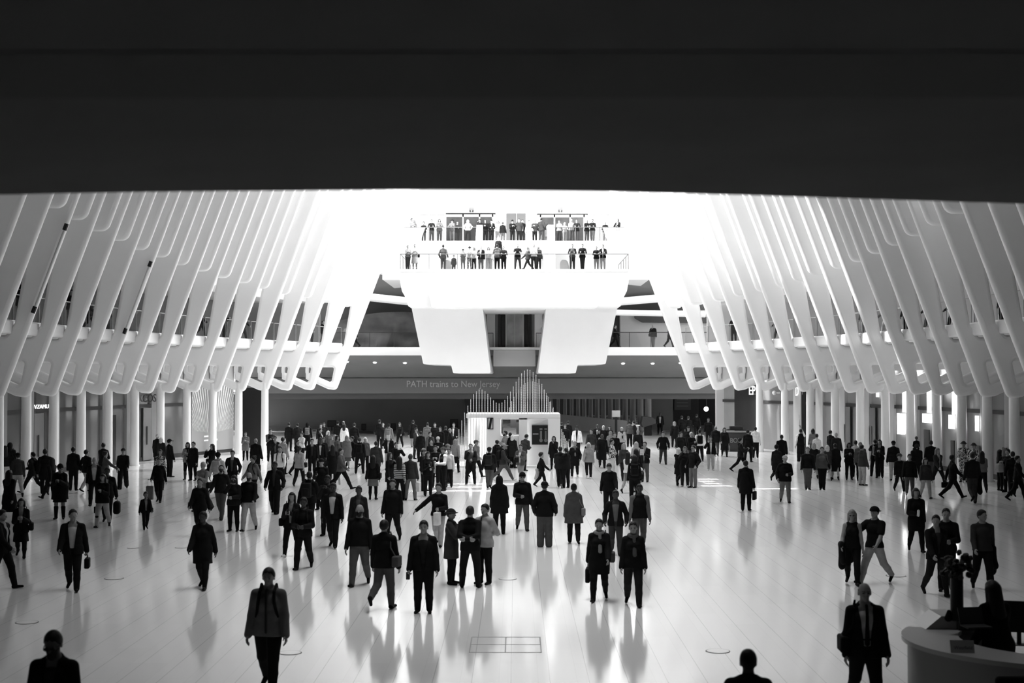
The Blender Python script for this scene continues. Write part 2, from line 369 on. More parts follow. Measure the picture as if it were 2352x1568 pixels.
# things against the far dark wall
for k, (x0, y0, x1, y1) in enumerate(((830,973,841,988),(898,972,909,988),(1034,962,1052,985),(752,965,772,980))):
    a = W(x0, y0, 122.3); c = W(x1, y1, 122.3)
    e = empty('notice_board', ((a.x+c.x)/2, 122.3, 0), 'dark notice board on the far dark wall, %s from the left' % nth((2,3,4,1)[k]), 'board', 'notice boards on the far wall')
    box('frame', (a.x-(a.x+c.x)/2, 0, c.z), (c.x-(a.x+c.x)/2, .1, a.z), M_blk, parent=e); w2 = (c.x-a.x)/2
    box('panel', (-w2+.06, -.01, c.z+.06), (w2-.06, 0, a.z-.06), mat('board_face', .05, .4), parent=e)
    box('leg', (-.05, 0, 0), (.05, .08, c.z), M_blk, parent=e)
for k, (x0, x1, y0, y1, m) in enumerate(((823,858,990,1012,M_dk2),(858,866,990,1012,M_gry),(716,727,987,1006,M_off))):
    a = W(x0, y0, 116); c = W(x1, y1, 116)
    e = empty('ticket_machine', ((a.x+c.x)/2, 116, 0), ['wide dark low machine by the far wall, left of centre','narrow grey cabinet beside the wide dark low machine','pale square panel behind the crowd at the far left'][k], 'machine')
    w2 = (c.x-a.x)/2
    box('body', (-w2, 0, 0), (w2, .6, a.z), m, bevel=.02, parent=e); box('screen', (-w2*.7, -.02, a.z*.6), (w2*.7, 0, a.z*.9), M_blk, parent=e)
# row of pillars behind the parapet on the right of the booth
for k, (x, wd) in enumerate(((1266,7),(1282,7),(1298,8),(1313,8.5),(1328,9),(1342,9.5),(1357,10),(1371.5,10.5),(1386.5,11),(1402,11.5),(1418.5,12),(1436,12.5),(1453.5,13),(1471,13.5),(1489,14))):
    Y = 158 - 2.7 * k; p = W(x, 940, Y); r = wd / F * Y / 2
    bm = bmesh.new(); cyl(bm, (0,0,0), (0,0,5.4), r, n=16); cyl(bm, (0,0,0), (0,0,.12), r*1.2, n=16)
    smooth(obj('pillar', bm, M_off, label='pale round pillar in the row behind the long parapet, %s from the left' % nth(k + 1), cat='pillar', group='pillars behind the parapet')).location = (p.x, Y, 0)
a = W(1283, 951, 128); c = W(1440, 966, 113)
bm = bmesh.new()
vs = [bm.verts.new(v) for v in ((a.x, a.y, 0), (c.x, c.y, 0), (c.x, c.y + .4, 0), (a.x, a.y + .4, 0))]
vt = [bm.verts.new(v) for v in ((a.x, a.y, a.z), (c.x, c.y, c.z), (c.x, c.y + .4, c.z), (a.x, a.y + .4, a.z))]
bm.faces.new(vs[::-1]); bm.faces.new(vt)
for k in range(4): bm.faces.new((vs[k], vs[(k+1)%4], vt[(k+1)%4], vt[k]))
obj('parapet', bm, M_off, label='long pale parapet wall of the stair right of the white booth', cat='parapet', kind='structure')
# sign post, desk, leaning board
p = G(1415, 1004)
e = empty('sign_post', (p.x, p.y, 0), 'post with a pale square sign plate standing by the parapet', 'sign post')
box('post', (-.09, -.06, 0), (.09, .06, 2.0), M_blk, parent=e); box('sign_plate', (-.32, -.1, 1.55), (.32, -.06, 2.05), M_off, bevel=.02, parent=e); box('foot', (-.3,-.2,0), (.3,.2,.03), M_blk, parent=e)
p = G(1455, 1008)
e = empty('service_desk', (p.x, p.y, 0), 'small pale desk beside the dark leaning board at the passage', 'desk')
box('desk_top', (-.45,-.3,.98), (.45,.3,1.05), M_wht, bevel=.02, parent=e); box('body', (-.36,-.2,0), (.36,.24,.98), M_off, parent=e); box('drawer', (-.3,-.22,.6), (.3,-.2,.85), M_gry, parent=e)
Y = 112.
e = empty('kiosk', (W(1488, 970, Y).x, Y, 0), 'dark grey angular kiosk with a slanted hood at the right passage', 'kiosk')
bm = bmesh.new(); ox = e.location.x
prism_y(bm, [(W(x, y, Y).x - ox, W(x, y, Y).z) for x, y in ((1472,972),(1475,956),(1497,958),(1506,964),(1504,972),(1476,981))], -.5, .9); obj('hood', bm, M_drk, parent=e)
bm = bmesh.new(); bx(bm, W(1478,0,Y).x-ox, -.2, 0, W(1494,0,Y).x-ox, .6, 1.4); obj('base', bm, M_blk, parent=e)
# right passage walls
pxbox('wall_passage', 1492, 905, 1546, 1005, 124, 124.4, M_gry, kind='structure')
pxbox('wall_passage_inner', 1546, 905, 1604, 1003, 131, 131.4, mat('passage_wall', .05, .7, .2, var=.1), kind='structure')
p = W(1568, 930, 130.8)
e = empty('information_board', (p.x, 130.9, 0), 'tall grey information board on the wall of the dark right passage', 'board')
box('panel', (-.75,-.08,1.6), (.75,0,3.9), mat('info_panel', .10, .5), parent=e)
for k in range(6): box('text_line', (-.55,-.09,1.9+.3*k), (.5,-.075,1.98+.3*k), M_gry, parent=e)
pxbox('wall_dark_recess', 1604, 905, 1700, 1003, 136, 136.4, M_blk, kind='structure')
p = W(1622, 939, 119)
e = empty('hanging_light', (p.x, 119, p.z), 'bright lamp glowing in the dark opening at the far right passage', 'lamp')
bm = bmesh.new(); bmesh.ops.create_uvsphere(bm, u_segments=16, v_segments=10, radius=.2); smooth(obj('bulb', bm, M_lit, parent=e))
bm = bmesh.new(); cyl(bm, (0,0,.15), (0,0,1.0), .04, n=8); obj('rod', bm, M_blk, parent=e)
pxbox('wall_corner', 1645, 870, 1691, 1040, 97, 97.5, M_off, kind='structure')
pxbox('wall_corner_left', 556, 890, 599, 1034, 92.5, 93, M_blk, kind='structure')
# ---------------------------------------------------------------- recess of the far gallery level and its ceilings
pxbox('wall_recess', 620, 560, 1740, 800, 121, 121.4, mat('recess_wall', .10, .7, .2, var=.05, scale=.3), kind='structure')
pxbox('wall_recess_pale', 1425, 712, 1740, 800, 119.5, 120.5, M_off, kind='structure')  # pale wall on the right part of the recess
pxprism('trim_7', rpoly([(1446,723,4),(1640,728,2),(1640,742,2),(1475,740,6)]), 119.1, 119.6, M_drk, kind='structure', label='dark rounded slot in the pale wall of the far right gallery', cat='slot')
for nm, a, c, r, lab in (('beam', (835,681), (960,694), .30, 'white tubular beam over the far left gallery'), ('beam', (1405,694), (1535,683), .30, 'upper white tubular beam over the far right gallery'), ('beam', (1400,717), (1620,722), .22, 'lower white tubular beam over the far right gallery')):
    bm = bmesh.new(); cyl(bm, W(*a, 106), W(*c, 106), r, n=20); smooth(obj(nm, bm, M_rib, label=lab, cat='beam'))
# left: sheet draped over the recess wall
bm = bmesh.new(); n = 26; rows = []
for j in range(9):
    row = []
    for i in range(n + 1):
        u = i / n; v = j / 8; top = 738 - 28 * math.sin(u * 2.4) + 22 * (1 - u); x = 700 + 275 * u
        q = W(x, top + (796 - top) * v, 119.5); q.y += .35 * math.sin(u * 21 + v * 5) * (.4 + v) + .3 * math.sin(u * 7 - v * 9)
        row.append(bm.verts.new(q))
    rows.append(row)
for a, b2 in zip(rows, rows[1:]):
    for i in range(n): bm.faces.new((a[i], a[i+1], b2[i+1], b2[i]))
smooth(obj('dust_sheet', bm, mat('dust_sheet_cloth', .15, .8, .1, var=.15, scale=1.5), label='wrinkled grey sheet hung across the far left gallery', cat='sheet'), 80)
# grey ceilings beside the platform with one downlight each
quad('ceiling_side', [W(790, 621, 108.3), W(968, 649, 108.3), W(968, 684, 120.8), W(790, 674, 120.8)], M_gry, kind='structure')
quad('ceiling_side', [W(1395, 649, 108.3), W(1580, 621, 108.3), W(1580, 674, 120.8), W(1395, 684, 120.8)], M_gry, kind='structure')
for k, (x, y) in enumerate(((895,641),(1467,642))):
    p = W(x, y + 1, 108.8); e = empty('downlight', p, 'bright downlight under the ceiling %s of the white platform' % ('left', 'right')[k], 'downlight')
    bm = bmesh.new(); cyl(bm, (0,0,-.05), (0,0,.05), .16, n=16); obj('trim_ring', bm, M_wht, parent=e)
    bm = bmesh.new(); cyl(bm, (0,0,-.08), (0,0,-.04), .12, n=16); obj('lens', bm, M_dwn, parent=e)
# white flanks and end wall
for nm, q in (('left', [(780,400),(962,400),(962,648),(918,639),(866,628),(800,622)]), ('right', [(1400,400),(1580,400),(1560,622),(1497,628),(1443,640),(1400,648)])):
    pxprism('wall_flank_' + nm, q, 108, 108.6, M_wht, bevel=.1, kind='structure')
pxbox('wall_end_upper', 700, 250, 1700, 492, 119, 119.6, M_wht, kind='structure')
# ---------------------------------------------------------------- far gallery railing
def railing(name, a, c, z0, hgt, lab, posts=6, m=M_glr, fr=M_mtl, group=None):
    a = Vector(a); c = Vector(c); d = c - a
    e = empty(name, ((a.x+c.x)/2, (a.y+c.y)/2, z0), lab, 'railing', group)
    bm = bmesh.new(); p = Vector((-d.x/2, -d.y/2, 0)); q = -p; up = Vector((0,0,hgt))
    bm.faces.new([bm.verts.new(v) for v in (p, q, q+up, p+up)]); obj('pane', bm, m, parent=e)
    bm = bmesh.new(); cyl(bm, p+up, q+up, .028, n=8)
    obj('top_rail', bm, fr, parent=e)
    for k in range(posts):
        t = k / max(1, posts-1); r = p + (q-p)*t
        bm = bmesh.new(); cyl(bm, r, r+up, .02, n=8); obj('post', bm, fr, parent=e)
    return e
zg = W(1000, 797, 107).z
railing('glass_railing', (W(740,0,107.2).x, 107.2), (W(962,0,107.2).x, 107.2), zg, 1.12, 'glass railing of the far gallery left of the platform', 5, fr=M_dk2)
railing('glass_railing', (W(1395,0,107.2).x, 107.2), (W(1640,0,107.2).x, 107.2), zg, 1.12, 'glass railing of the far gallery right of the platform', 6, fr=M_dk2)
# ---------------------------------------------------------------- viewing platform
YL, YU = 95., 105.
ZL = W(1180, 618, YL).z; ZU = W(1180, 553, YU).z
pxprism('platform_deck', rpoly([(919,618.3,3),(918,640,6),(923,668,14),(934,688,8),(938,704,3),(1425,704,3),(1430,688,8),(1440,668,14),(1445,640,6),(1444,618.3,3)]), YL, 112, M_wht, bevel=.12, label='white lower deck of the viewing platform with rounded underside', cat='platform', kind='structure')
pxprism('platform_belly', rpoly([(984,650,1),(985,674,6),(992,705.5,3),(1372,705.5,3),(1378,674,6),(1379,650,1)]), YL - .35, 104, M_wht, bevel=.1, label='deep white box under the middle of the viewing platform', cat='platform', kind='structure')
for nm, sgn in (('left', 1), ('right', -1)):
    def mx(x): return x if sgn > 0 else 2363 - x
    q = [(944,700,2),(1108,700,8),(1112,735,3),(1127,857,4),(1041,857,3),(1036,838,2),(972,836,4),(947,715,6)]
    pts = rpoly([(mx(x), y, r) for x, y, r in q])
    pxprism('platform_support', pts, 97.5, 113, M_rib, bevel=.18, label='stepped white %s support of the viewing platform' % nm, cat='support', kind='structure')
pxbox('platform_front', 919, 618, 1444, 624, YL - .05, YL + .3, M_wht, bevel=.04, kind='structure', label='flat front lip of the lower deck', cat='platform')
box('upper_deck', (W(880,0,YU).x, YU, ZL), (W(1490,0,YU).x, 119, ZU), M_wht, kind='structure', label='white upper deck with its front wall', cat='platform')
# stair between the decks
xs0, xs1 = W(1104, 0, 100).x, W(1262, 0, 100).x
bm = bmesh.new(); ns = 16; dz = (ZU - ZL) / ns
for k in range(ns):
    y0 = 99.6 + (YU - 99.6) * k / ns
    bx(bm, xs0, y0, ZL, xs1, YU + .1, ZL + dz * (k + 1))
obj('stair', bm, M_wht, kind='structure', label='white stair joining the two decks', cat='stair')
for k, x in enumerate((1100, 1266)):
    xx = W(x, 0, 102).x
    bm = bmesh.new(); a = [(99.3, ZL), (YU + .3, ZL), (YU + .3, ZU + 1.1), (104.2, ZU + 1.1), (99.3, ZL + 1.1)]
    A = [bm.verts.new((xx - .22, y, z)) for y, z in a]; B = [bm.verts.new((xx + .22, y, z)) for y, z in a]
    bm.faces.new(A); bm.faces.new(B[::-1])
    for i in range(5): bm.faces.new((A[i], B[i], B[(i+1)%5], A[(i+1)%5]))
    bmesh.ops.recalc_face_normals(bm, faces=bm.faces[:])
    obj('stair_parapet', bm, M_wht, kind='structure', label='white sloping parapet on the %s of the stair' % ('left', 'right')[k], cat='parapet')
railing('glass_railing', (W(921,0,YL+.1).x, YL+.1), (W(1442,0,YL+.1).x, YL+.1), ZL, 1.02, 'long glass railing along the front of the lower deck', 9, m=M_gld2, fr=M_rail)
railing('glass_railing', (W(921,0,YL+.1).x, YL+.1), (W(921,0,YL+.1).x, 104), ZL, 1.02, 'glass side railing at the left end of the lower deck', 5, m=M_gld2, fr=M_rail)
railing('glass_railing', (W(1442,0,YL+.1).x, YL+.1), (W(1442,0,YL+.1).x, 104), ZL, 1.02, 'glass side railing at the right end of the lower deck', 5, m=M_gld2, fr=M_rail)
railing('glass_railing', (W(930,0,YU+.1).x, YU+.1), (W(1100,0,YU+.1).x, YU+.1), ZU, 1.02, 'glass railing along the upper deck left of the stair', 4, m=M_gld2, fr=M_rail)
railing('glass_railing', (W(1266,0,YU+.1).x, YU+.1), (W(1432,0,YU+.1).x, YU+.1), ZU, 1.02, 'glass railing along the upper deck right of the stair', 4, m=M_gld2, fr=M_rail)
# escalator tops showing behind the lower deck crowd
for x, nm in ((1029, 'left'), (1296, 'right')):
    q = W(x, 0, 98.6)
    bm = bmesh.new()
    pr = rpoly([(-.55,0,0),(-.5,.95,.45),(.15,.95,.4),(.55,0,0)])
    A = [bm.verts.new((yx*.6, 0, z)) for yx, z in pr]; B = [bm.verts.new((yx*.6 + .12, .12, z)) for yx, z in pr]; k = len(pr)
    bm.faces.new(A); bm.faces.new(B[::-1])
    for i in range(k): bm.faces.new((A[i], B[i], B[(i+1)%k], A[(i+1)%k]))
    bmesh.ops.recalc_face_normals(bm, faces=bm.faces[:])
    o = obj('handrail_newel', bm, M_gry, label='rounded grey handrail end on the %s of the lower deck' % nm, cat='handrail'); o.location = (q.x, 98.6, ZL - .02)
# entrance pavilion at the back of the upper deck
YP = 113.
e = empty('entrance_screen', (W(1186,0,YP).x, YP, ZU), 'glazed entrance screen with a thin dark lintel behind the upper deck', 'entrance')
ox = e.location.x
def PX(x): return W(x, 500, YP).x - ox
def PZ(y): return W(1180, y, YP).z - ZU
box('lintel', (PX(1024), -.05, PZ(491.5)), (PX(1138), .15, PZ(489)), M_dk2, parent=e)
box('lintel', (PX(1234), -.05, PZ(493)), (PX(1350), .15, PZ(490.5)), M_dk2, parent=e)
box('transom', (PX(1026), 0, PZ(498)), (PX(1136), .12, PZ(492)), M_off, parent=e); box('transom', (PX(1236), 0, PZ(499)), (PX(1348), .12, PZ(493)), M_off, parent=e)
for x in (1022,1062,1100,1130,1240,1272,1308,1340):
    box('post', (PX(x), 0, 0), (PX(x+3), .12, PZ(492)), M_wht, parent=e)
for x0, x1 in ((1025,1062),(1065,1100),(1103,1130),(1243,1272),(1275,1308),(1311,1340)):
    box('glass_door', (PX(x0), .05, 0), (PX(x1), .08, PZ(498)), mat('entrance_glass', .07, .2, .5, var=.4, scale=.9), parent=e)
bm = bmesh.new(); cx = PX(1186); R = (PX(1230) - PX(1142)) / 2
for r0, m2, n2, z0, z1 in ((R, M_wht, 'lift_tower', 0, PZ(484)),):
    b2 = bmesh.new(); cyl(b2, (cx, .6, z0), (cx, .6, z1), r0, n=32); smooth(obj(n2, b2, m2, parent=e))
bm.free()
box('lift_door', (PX(1163), .6 - R - .03, 0), (PX(1185.5), .6 - R + .3, PZ(493)), mat('lift_door_panel', .12, .4, .4), parent=e); box('lift_door', (PX(1186.5), .6 - R - .03, 0), (PX(1207), .6 - R + .3, PZ(493)), mat('lift_door_panel', .12, .4, .4), parent=e)
M_sgn = mat('exit_sign_ink', .05, .6)
for x, nm in ((1083, 'left'), (1287, 'right')):
    a = W(x - 4.8, 477, YP - .3); c = W(x + 4.8, 487.5, YP - .3)
    e = empty('exit_sign', ((a.x + c.x) / 2, YP - .3, c.z), 'small square EXIT sign with an upward arrow, %s of the round white lift tower' % nm, 'exit sign', 'exit signs above the upper deck')
    w2 = (c.x - a.x) / 2; hh = a.z - c.z
    box('panel', (-w2, 0, 0), (w2, .06, hh), M_wht, parent=e)
    box('lower_panel', (-w2, -.015, 0), (w2, 0, hh * .6), M_sgn, parent=e)
    fr = bmesh.new()
    for q in ((-w2,0,-w2+.02,hh),(w2-.02,0,w2,hh),(-w2,0,w2,.02),(-w2,hh-.02,w2,hh)): bx(fr, q[0], -.02, q[1], q[2], 0, q[3])
    obj('frame', fr, M_sgn, parent=e)
    text('lettering', 'EXIT', (0, -.02, hh * .68), hh * .3, M_sgn, parent=e, ext=.004, align='CENTER', width=w2 * 1.4)
    ar = bmesh.new(); prism_y(ar, [(0,hh*.52),(-w2*.5,hh*.32),(-w2*.18,hh*.32),(-w2*.18,hh*.1),(w2*.18,hh*.1),(w2*.18,hh*.32),(w2*.5,hh*.32)], -.03, -.016); obj('arrow', ar, M_wht, parent=e)
# lift between the supports
YE = 106.4
e = empty('lift', (W(1184,0,YE).x, YE, zg), 'glass lift with dark metal frame under the viewing platform', 'lift'); ox = e.location.x
def EX(x): return W(x, 750, YE).x - ox
def EZ(y): return W(1184, y, YE).z - zg
box('shaft', (EX(1145), .9, EZ(803)), (EX(1222), 1.0, EZ(705)), mat('lift_inner', .13, .4, var=.3, scale=.8), parent=e)
for x0, x1 in ((1144,1150),(1216,1221),(1161,1164.5),(1200,1203.5),(1181,1183)): box('frame', (EX(x0), .0, EZ(802)), (EX(x1), .12, EZ(706)), M_blk if x0 in (1144,1216) else M_mtl, parent=e)
for x0, x1 in ((1152,1160),(1205,1212)): box('side_panel', (EX(x0), .3, EZ(800)), (EX(x1), .34, EZ(718)), M_dk2, parent=e)
for x0, x1 in ((1165,1181),(1183,1200)): box('glass_door', (EX(x0), .05, EZ(797)), (EX(x1), .07, EZ(720)), mat('lift_glass', .3, .1, .6, var=.4, scale=.7), parent=e)
box('header', (EX(1149), -.05, EZ(718)), (EX(1216), .1, EZ(709)), M_mtl, bevel=.02, parent=e); box('sill', (EX(1144), -.04, EZ(802)), (EX(1219), .1, EZ(797)), M_mtl, parent=e)
for x in (1170,1182,1193): box('indicator', (EX(x), -.07, EZ(715)), (EX(x+3), -.04, EZ(712)), M_blk, parent=e)
for x0, x1, m in ((1118,1137,M_off),(1137,1144,M_gry),(1221,1228,M_gry),(1228,1246,M_wht)):
    pxbox('lift_jamb', x0, 704, x1, 799, YE + (.25 if m is M_gry else 0), YE + .8, m, kind='structure', label='pale wall beside the glass lift', cat='wall')
pxbox('lift_apron', 1133, 803.5, 1230, 841, YE - .5, YE + .6, M_off, bevel=.05, kind='structure', label='plain pale panel below the glass lift', cat='panel')
pxbox('trim_8', 1119, 797, 1245, 803, YE - .6, YE + .2, M_wht, bevel=.04, kind='structure', label='white ledge at the foot of the lift', cat='ledge')
railing('glass_railing', (W(1116,0,YE-.5).x, YE-.5), (W(1133,0,YE-.5).x, YE-.5), W(1180,797,YE-.5).z, 1.05, 'short glass railing left of the lift', 2, fr=M_dk2)
railing('glass_railing', (W(1231,0,YE-.5).x, YE-.5), (W(1248,0,YE-.5).x, YE-.5), W(1180,797,YE-.5).z, 1.05, 'short glass railing right of the lift', 2, fr=M_dk2)
# ================================================================== BOOTH
YB = 72.4
e = empty('exhibition_booth', (W(1200,0,YB).x, YB, 0), 'bright white exhibition booth with tall beaded rods rising from its roof', 'booth'); ox = e.location.x
def BX(x, Y=YB): return W(x, 1000, Y).x - ox
def BZ(y, Y=YB): return W(1186, y, Y).z
M_bth = mat('booth_white_laminate', .85, .4, .3)
zt = BZ(950)
box('floor_plate', (BX(1045), -.35, 0), (BX(1292), 3.4, .09), M_bth, parent=e); box('shadow_gap', (BX(1046), -.33, 0), (BX(1291), 3.3, .02), M_blk, parent=e)
box('roof', (BX(1071), 0, zt - .22), (BX(1287), 3.2, zt), M_bth, bevel=.02, parent=e)
box('wall_panel', (BX(1071), .25, .09), (BX(1117), .35, zt - .2), glassmat('booth_acrylic', .96, .12), parent=e)
box('wall_panel', (BX(1117), .01, .09), (BX(1150), .3, zt - .225), M_bth, parent=e)
box('wall_panel', (BX(1192), .01, .09), (BX(1211), .3, zt - .225), M_bth, parent=e)
box('wall_panel', (BX(1259), .01, .09), (BX(1287), 3.2, zt - .225), M_bth, parent=e)
box('lintel', (BX(1150), .01, BZ(963)), (BX(1259), .3, zt - .23), M_bth, parent=e)
box('back_panel', (BX(1211), .6, .05), (BX(1259), .7, zt), M_bth, parent=e)
box('counter', (BX(1150), .1, .05), (BX(1192), .6, BZ(1000)), M_bth, bevel=.02, parent=e)
box('back_panel', (BX(1071), 3.0, .05), (BX(1150), 3.1, zt), M_bth, parent=e)
box('wall_panel', (BX(1088), 1.8, .1), (BX(1100), 1.9, zt - .3), M_off, parent=e)
ps = box('poster', (BX(1222), .52, BZ(1022)), (BX(1259), .6, BZ(977)), M_blk, parent=e)
for x in (1243, 1254):
    bm = bmesh.new(); q = (BX(x), .49, BZ(1012)); cyl(bm, (q[0],.52,q[2]), (q[0],.5,q[2]), .09, n=20); bx(bm, q[0]-.05, .505, BZ(1008), q[0]+.05, .518, BZ(990)); bx(bm, q[0]-.07, .505, BZ(988), q[0]+.07, .518, BZ(984))
    obj('poster_picture', bm, M_gry, parent=ps)
box('poster_line', (BX(1224), .505, BZ(998)), (BX(1237), .518, BZ(996.5)), M_off, parent=ps)
# black framed mark: slanted S stroke in a rectangle
lg = bmesh.new(); x0, x1, z0, z1 = BX(1119.5), BX(1133), BZ(985.5), BZ(959)
for q in ((x0,z0,x0+.035,z1),(x1-.035,z0,x1,z1),(x0,z0,x1,z0+.035),(x0,z1-.035,x1,z1)): bx(lg, q[0], -.03, q[1], q[2], 0, q[3])
wL = x1 - x0; hL = z1 - z0
st = [(.03,.02),(.45,.02),(.56,.10),(.78,.76),(.84,.9),(.97,.98),(.55,.98),(.44,.9),(.22,.24),(.16,.1)]
prism_y(lg, [(x0 + wL * a, z0 + hL * b) for a, b in st], -.03, -.001)
obj('logo', lg, M_blk, parent=e)
for x0, x1, y0, y1 in ((1150,1154,963,999),(1172,1186,963,985),(1186,1192,973,1000)): box('display_shelf', (BX(x0), 2.0, BZ(y1)), (BX(x1), 2.1, BZ(y0)), M_blk, parent=e)
lo_ = lamp('AREA', 'booth_lamp', (0, 0, 0), 90, None, shape='RECTANGLE', size=3.6, size_y=1.6); lo_.parent = e; lo_.location = ((BX(1071)+BX(1260))/2, 1.9, zt - .3)
bm = bmesh.new(); bx(bm, BX(1080), 1.2, zt - .27, BX(1250), 2.6, zt - .24); obj('light_panel', bm, mat('booth_light_panel', .8, .5, emit=3.), parent=e)
tops = [(1054,985),(1060.7,965),(1067.3,947),(1074.5,931),(1081.2,916.5),(1087.8,905),(1094.3,898),(1100.6,894),(1107.1,894),(1113.9,898),(1120.4,904),(1127,912),(1133.5,919),(1139.8,924),(1146.3,926),(1153,923.7),(1159.6,918),(1165.9,909),(1172.4,898.8),(1179,887),(1185.3,876),(1191.8,865.5),(1198,857),(1204.5,850.5),(1211.3,848),(1217.3,849),(1224.5,854),(1231,860),(1238,870),(1244.5,881),(1250.3,894),(1256.5,908),(1263,922.6),(1269.8,938)]
def beaded(bm, x, y, z0, z1, r=.024):
    cyl(bm, (x, y, z0), (x, y, z1), r * .45, n=6)
    k = max(2, int((z1 - z0) / .085))
    for i in range(k):
        z = z0 + (z1 - z0) * (i + .5) / k; cyl(bm, (x, y, z - .028), (x, y, z + .028), r, r * .75, n=6)
M_rod = mat('beaded_acrylic_rod', .8, .25, .5)
for k, (x, y) in enumerate(tops):
    Y = YB - .25 if k < 10 else YB + .35
    bm = bmesh.new(); beaded(bm, W(x, y, Y).x - ox, Y - YB, .09 if k < 10 else zt, W(x, y, Y).z); obj('rod', bm, M_rod, parent=e)
for k in range(20):
    x = 1170 + 5.3 * k; y = 935 - 60 * math.sin(math.pi * k / 19) ** .8; Y = YB + 1.3 + .08 * (k % 5)
    bm = bmesh.new(); beaded(bm, W(x, y, Y).x - ox, Y - YB, zt, W(x, y, Y).z, .018); obj('rod', bm, M_rod, parent=e)
for k, (x, y) in enumerate(((1290,985),(1293,992),(1296,999),(1299,1006),(1302,1012),(1305,1015))):
    Y = YB + 1.9 - .3 * k; bm = bmesh.new(); beaded(bm, W(x, y, Y).x - ox, Y - YB, .02, W(x, y, Y).z); obj('rod', bm, M_rod, parent=e)
# ================================================================== SHOPFRONT DETAILS
def on_wall(side, i, f, z, off=.02):
    XS, s = (XL, -1) if side == 'left' else (XR, 1)
    a = Vector((XS[i] + s * 1.95, Yi(i), z)); c = Vector((XS[i-1] + s * 1.95, Yi(i-1), z)); d = c - a
    p = a + d * f; p.x -= s * off
    return p, math.atan2(d.y, d.x)
def wall_at(side, px, z=3.0):
    """bay index and fraction of the shop wall met at picture column px"""
    for i in range(10 if side == 'left' else 13, -4, -1):
        for k in range(40):
            p, _ = on_wall(side, i, k / 40, z); v = RM.inverted() @ (p - Vector((0, 0, CH))); x = 1176 - v.x / v.z * F
            if (side == 'left' and x <= px) or (side == 'right' and x >= px): return i, k / 40
    return -3, .5
def panel(name, side, px0, px1, z0, z1, m, off=.05, thick=.04, **kw):
    i, f = wall_at(side, px0); p, a0 = on_wall(side, i, f, z0, off); i, f = wall_at(side, px1); q, a0 = on_wall(side, i, f, z0, off)
    d = q - p; d.z = 0; n = Vector((d.y, -d.x, 0)).normalized() * thick
    bm = bmesh.new(); lo = [bm.verts.new(v) for v in (p, q, q + n, p + n)]; hi = [bm.verts.new(v.co + Vector((0, 0, z1 - z0))) for v in lo]
    bm.faces.new(lo); bm.faces.new(hi)
    for k in range(4): bm.faces.new((lo[k], lo[(k+1)%4], hi[(k+1)%4], hi[k]))
    bmesh.ops.recalc_face_normals(bm, faces=bm.faces[:])
    return obj(name, bm, m, **kw)
def wall_text(nm, s, side, px0, px1, z, size, m, lab, cat='shop sign'):
    i, f = wall_at(side, px0); p, a0 = on_wall(side, i, f, z, .24); i, f = wall_at(side, px1); q, _ = on_wall(side, i, f, z, .24)
    d = q - p
    e = empty(nm, p, lab, cat, rz=math.atan2(d.y, d.x))
    text('lettering', s, (0, 0, 0), size, m, parent=e, ext=.012, width=Vector((d.x, d.y)).length)
M_sgw = mat('lit_sign_letters', .9, .5, emit=1.2)
wall_text('shop_sign', 'VZAMUL', 'left', 69, 106, 2.98 + .14, .27, M_sgw, 'small white lit lettering on dark glass at the far left shopfront')
wall_text('shop_sign', 'COS', 'left', 319, 349, 3.22, .62, M_blk, 'dark letters COS on the glass between two left columns')
panel('wall_dark_window', 'right', 1688, 1737, .2, 6.0, M_gld, kind='structure'); panel('wall_dark_window', 'right', 1832, 1852, .2, 6.0, M_gld, kind='structure')
panel('wall_dark_window', 'left', 66, 80, .2, 6.0, M_gld, kind='structure'); panel('wall_dark_window', 'left', 254, 264, .2, 2.6, M_gld, kind='structure')
panel('wall_dark_window', 'left', 5, 11, .2, 6.0, M_gld, kind='structure')
wall_text('shop_sign', 'ÉP', 'right', 1727, 1741, 3.45, .8, M_sgw, 'white letters starting with an accented E on the dark right window')
wall_text('shop_sign', 'D', 'right', 1834, 1841, 3.45, .8, M_sgw, 'single white letter D on the narrow dark right window')
# striped hoarding on the left
i, f = wall_at('left', 540); q, _ = on_wall('left', i, f, 0, .09); i, f = wall_at('left', 437); p, _ = on_wall('left', i, f, 0, .09)
d = q - p; L = Vector((d.x, d.y)).length
e = empty('striped_hoarding', p, 'grey hoarding with pale stripes fanning upwards behind two left columns', 'hoarding', rz=math.atan2(d.y, d.x))
box('board', (0, -.03, .2), (L, 0, 6.0), mat('hoarding_grey', .26, .5), parent=e)
for k in range(40):
    u = (k + .5) / 40; bm = bmesh.new(); xb = L * (u * 1.15 - .08); xt = L * (u * 2.4 - .7)
    zb, ztp = 1.25 + .5 * abs(u - .5), 4.1
    if not 0 <= xt <= L:
        cl = 0 if xt < 0 else L; ztp = zb + (ztp - zb) * (cl - xb) / (xt - xb); xt = cl
    if not 0 <= xb <= L or ztp < zb + .3: bm.free(); continue
    wt = .045 * (ztp - zb) / 2.9 + .004
    prism_y(bm, [(max(0,xb-.006), zb), (min(L,xb+.006), zb), (min(L,xt+wt), ztp), (max(0,xt-wt), ztp)], -.045, -.031); obj('stripe', bm, M_wht, parent=e)
for z, x0, x1 in ((1.02, .28, .52), (.78, .28, .60)): box('text_line', (L*x0, -.045, z), (L*x1, -.031, z + .1), M_wht, parent=e)
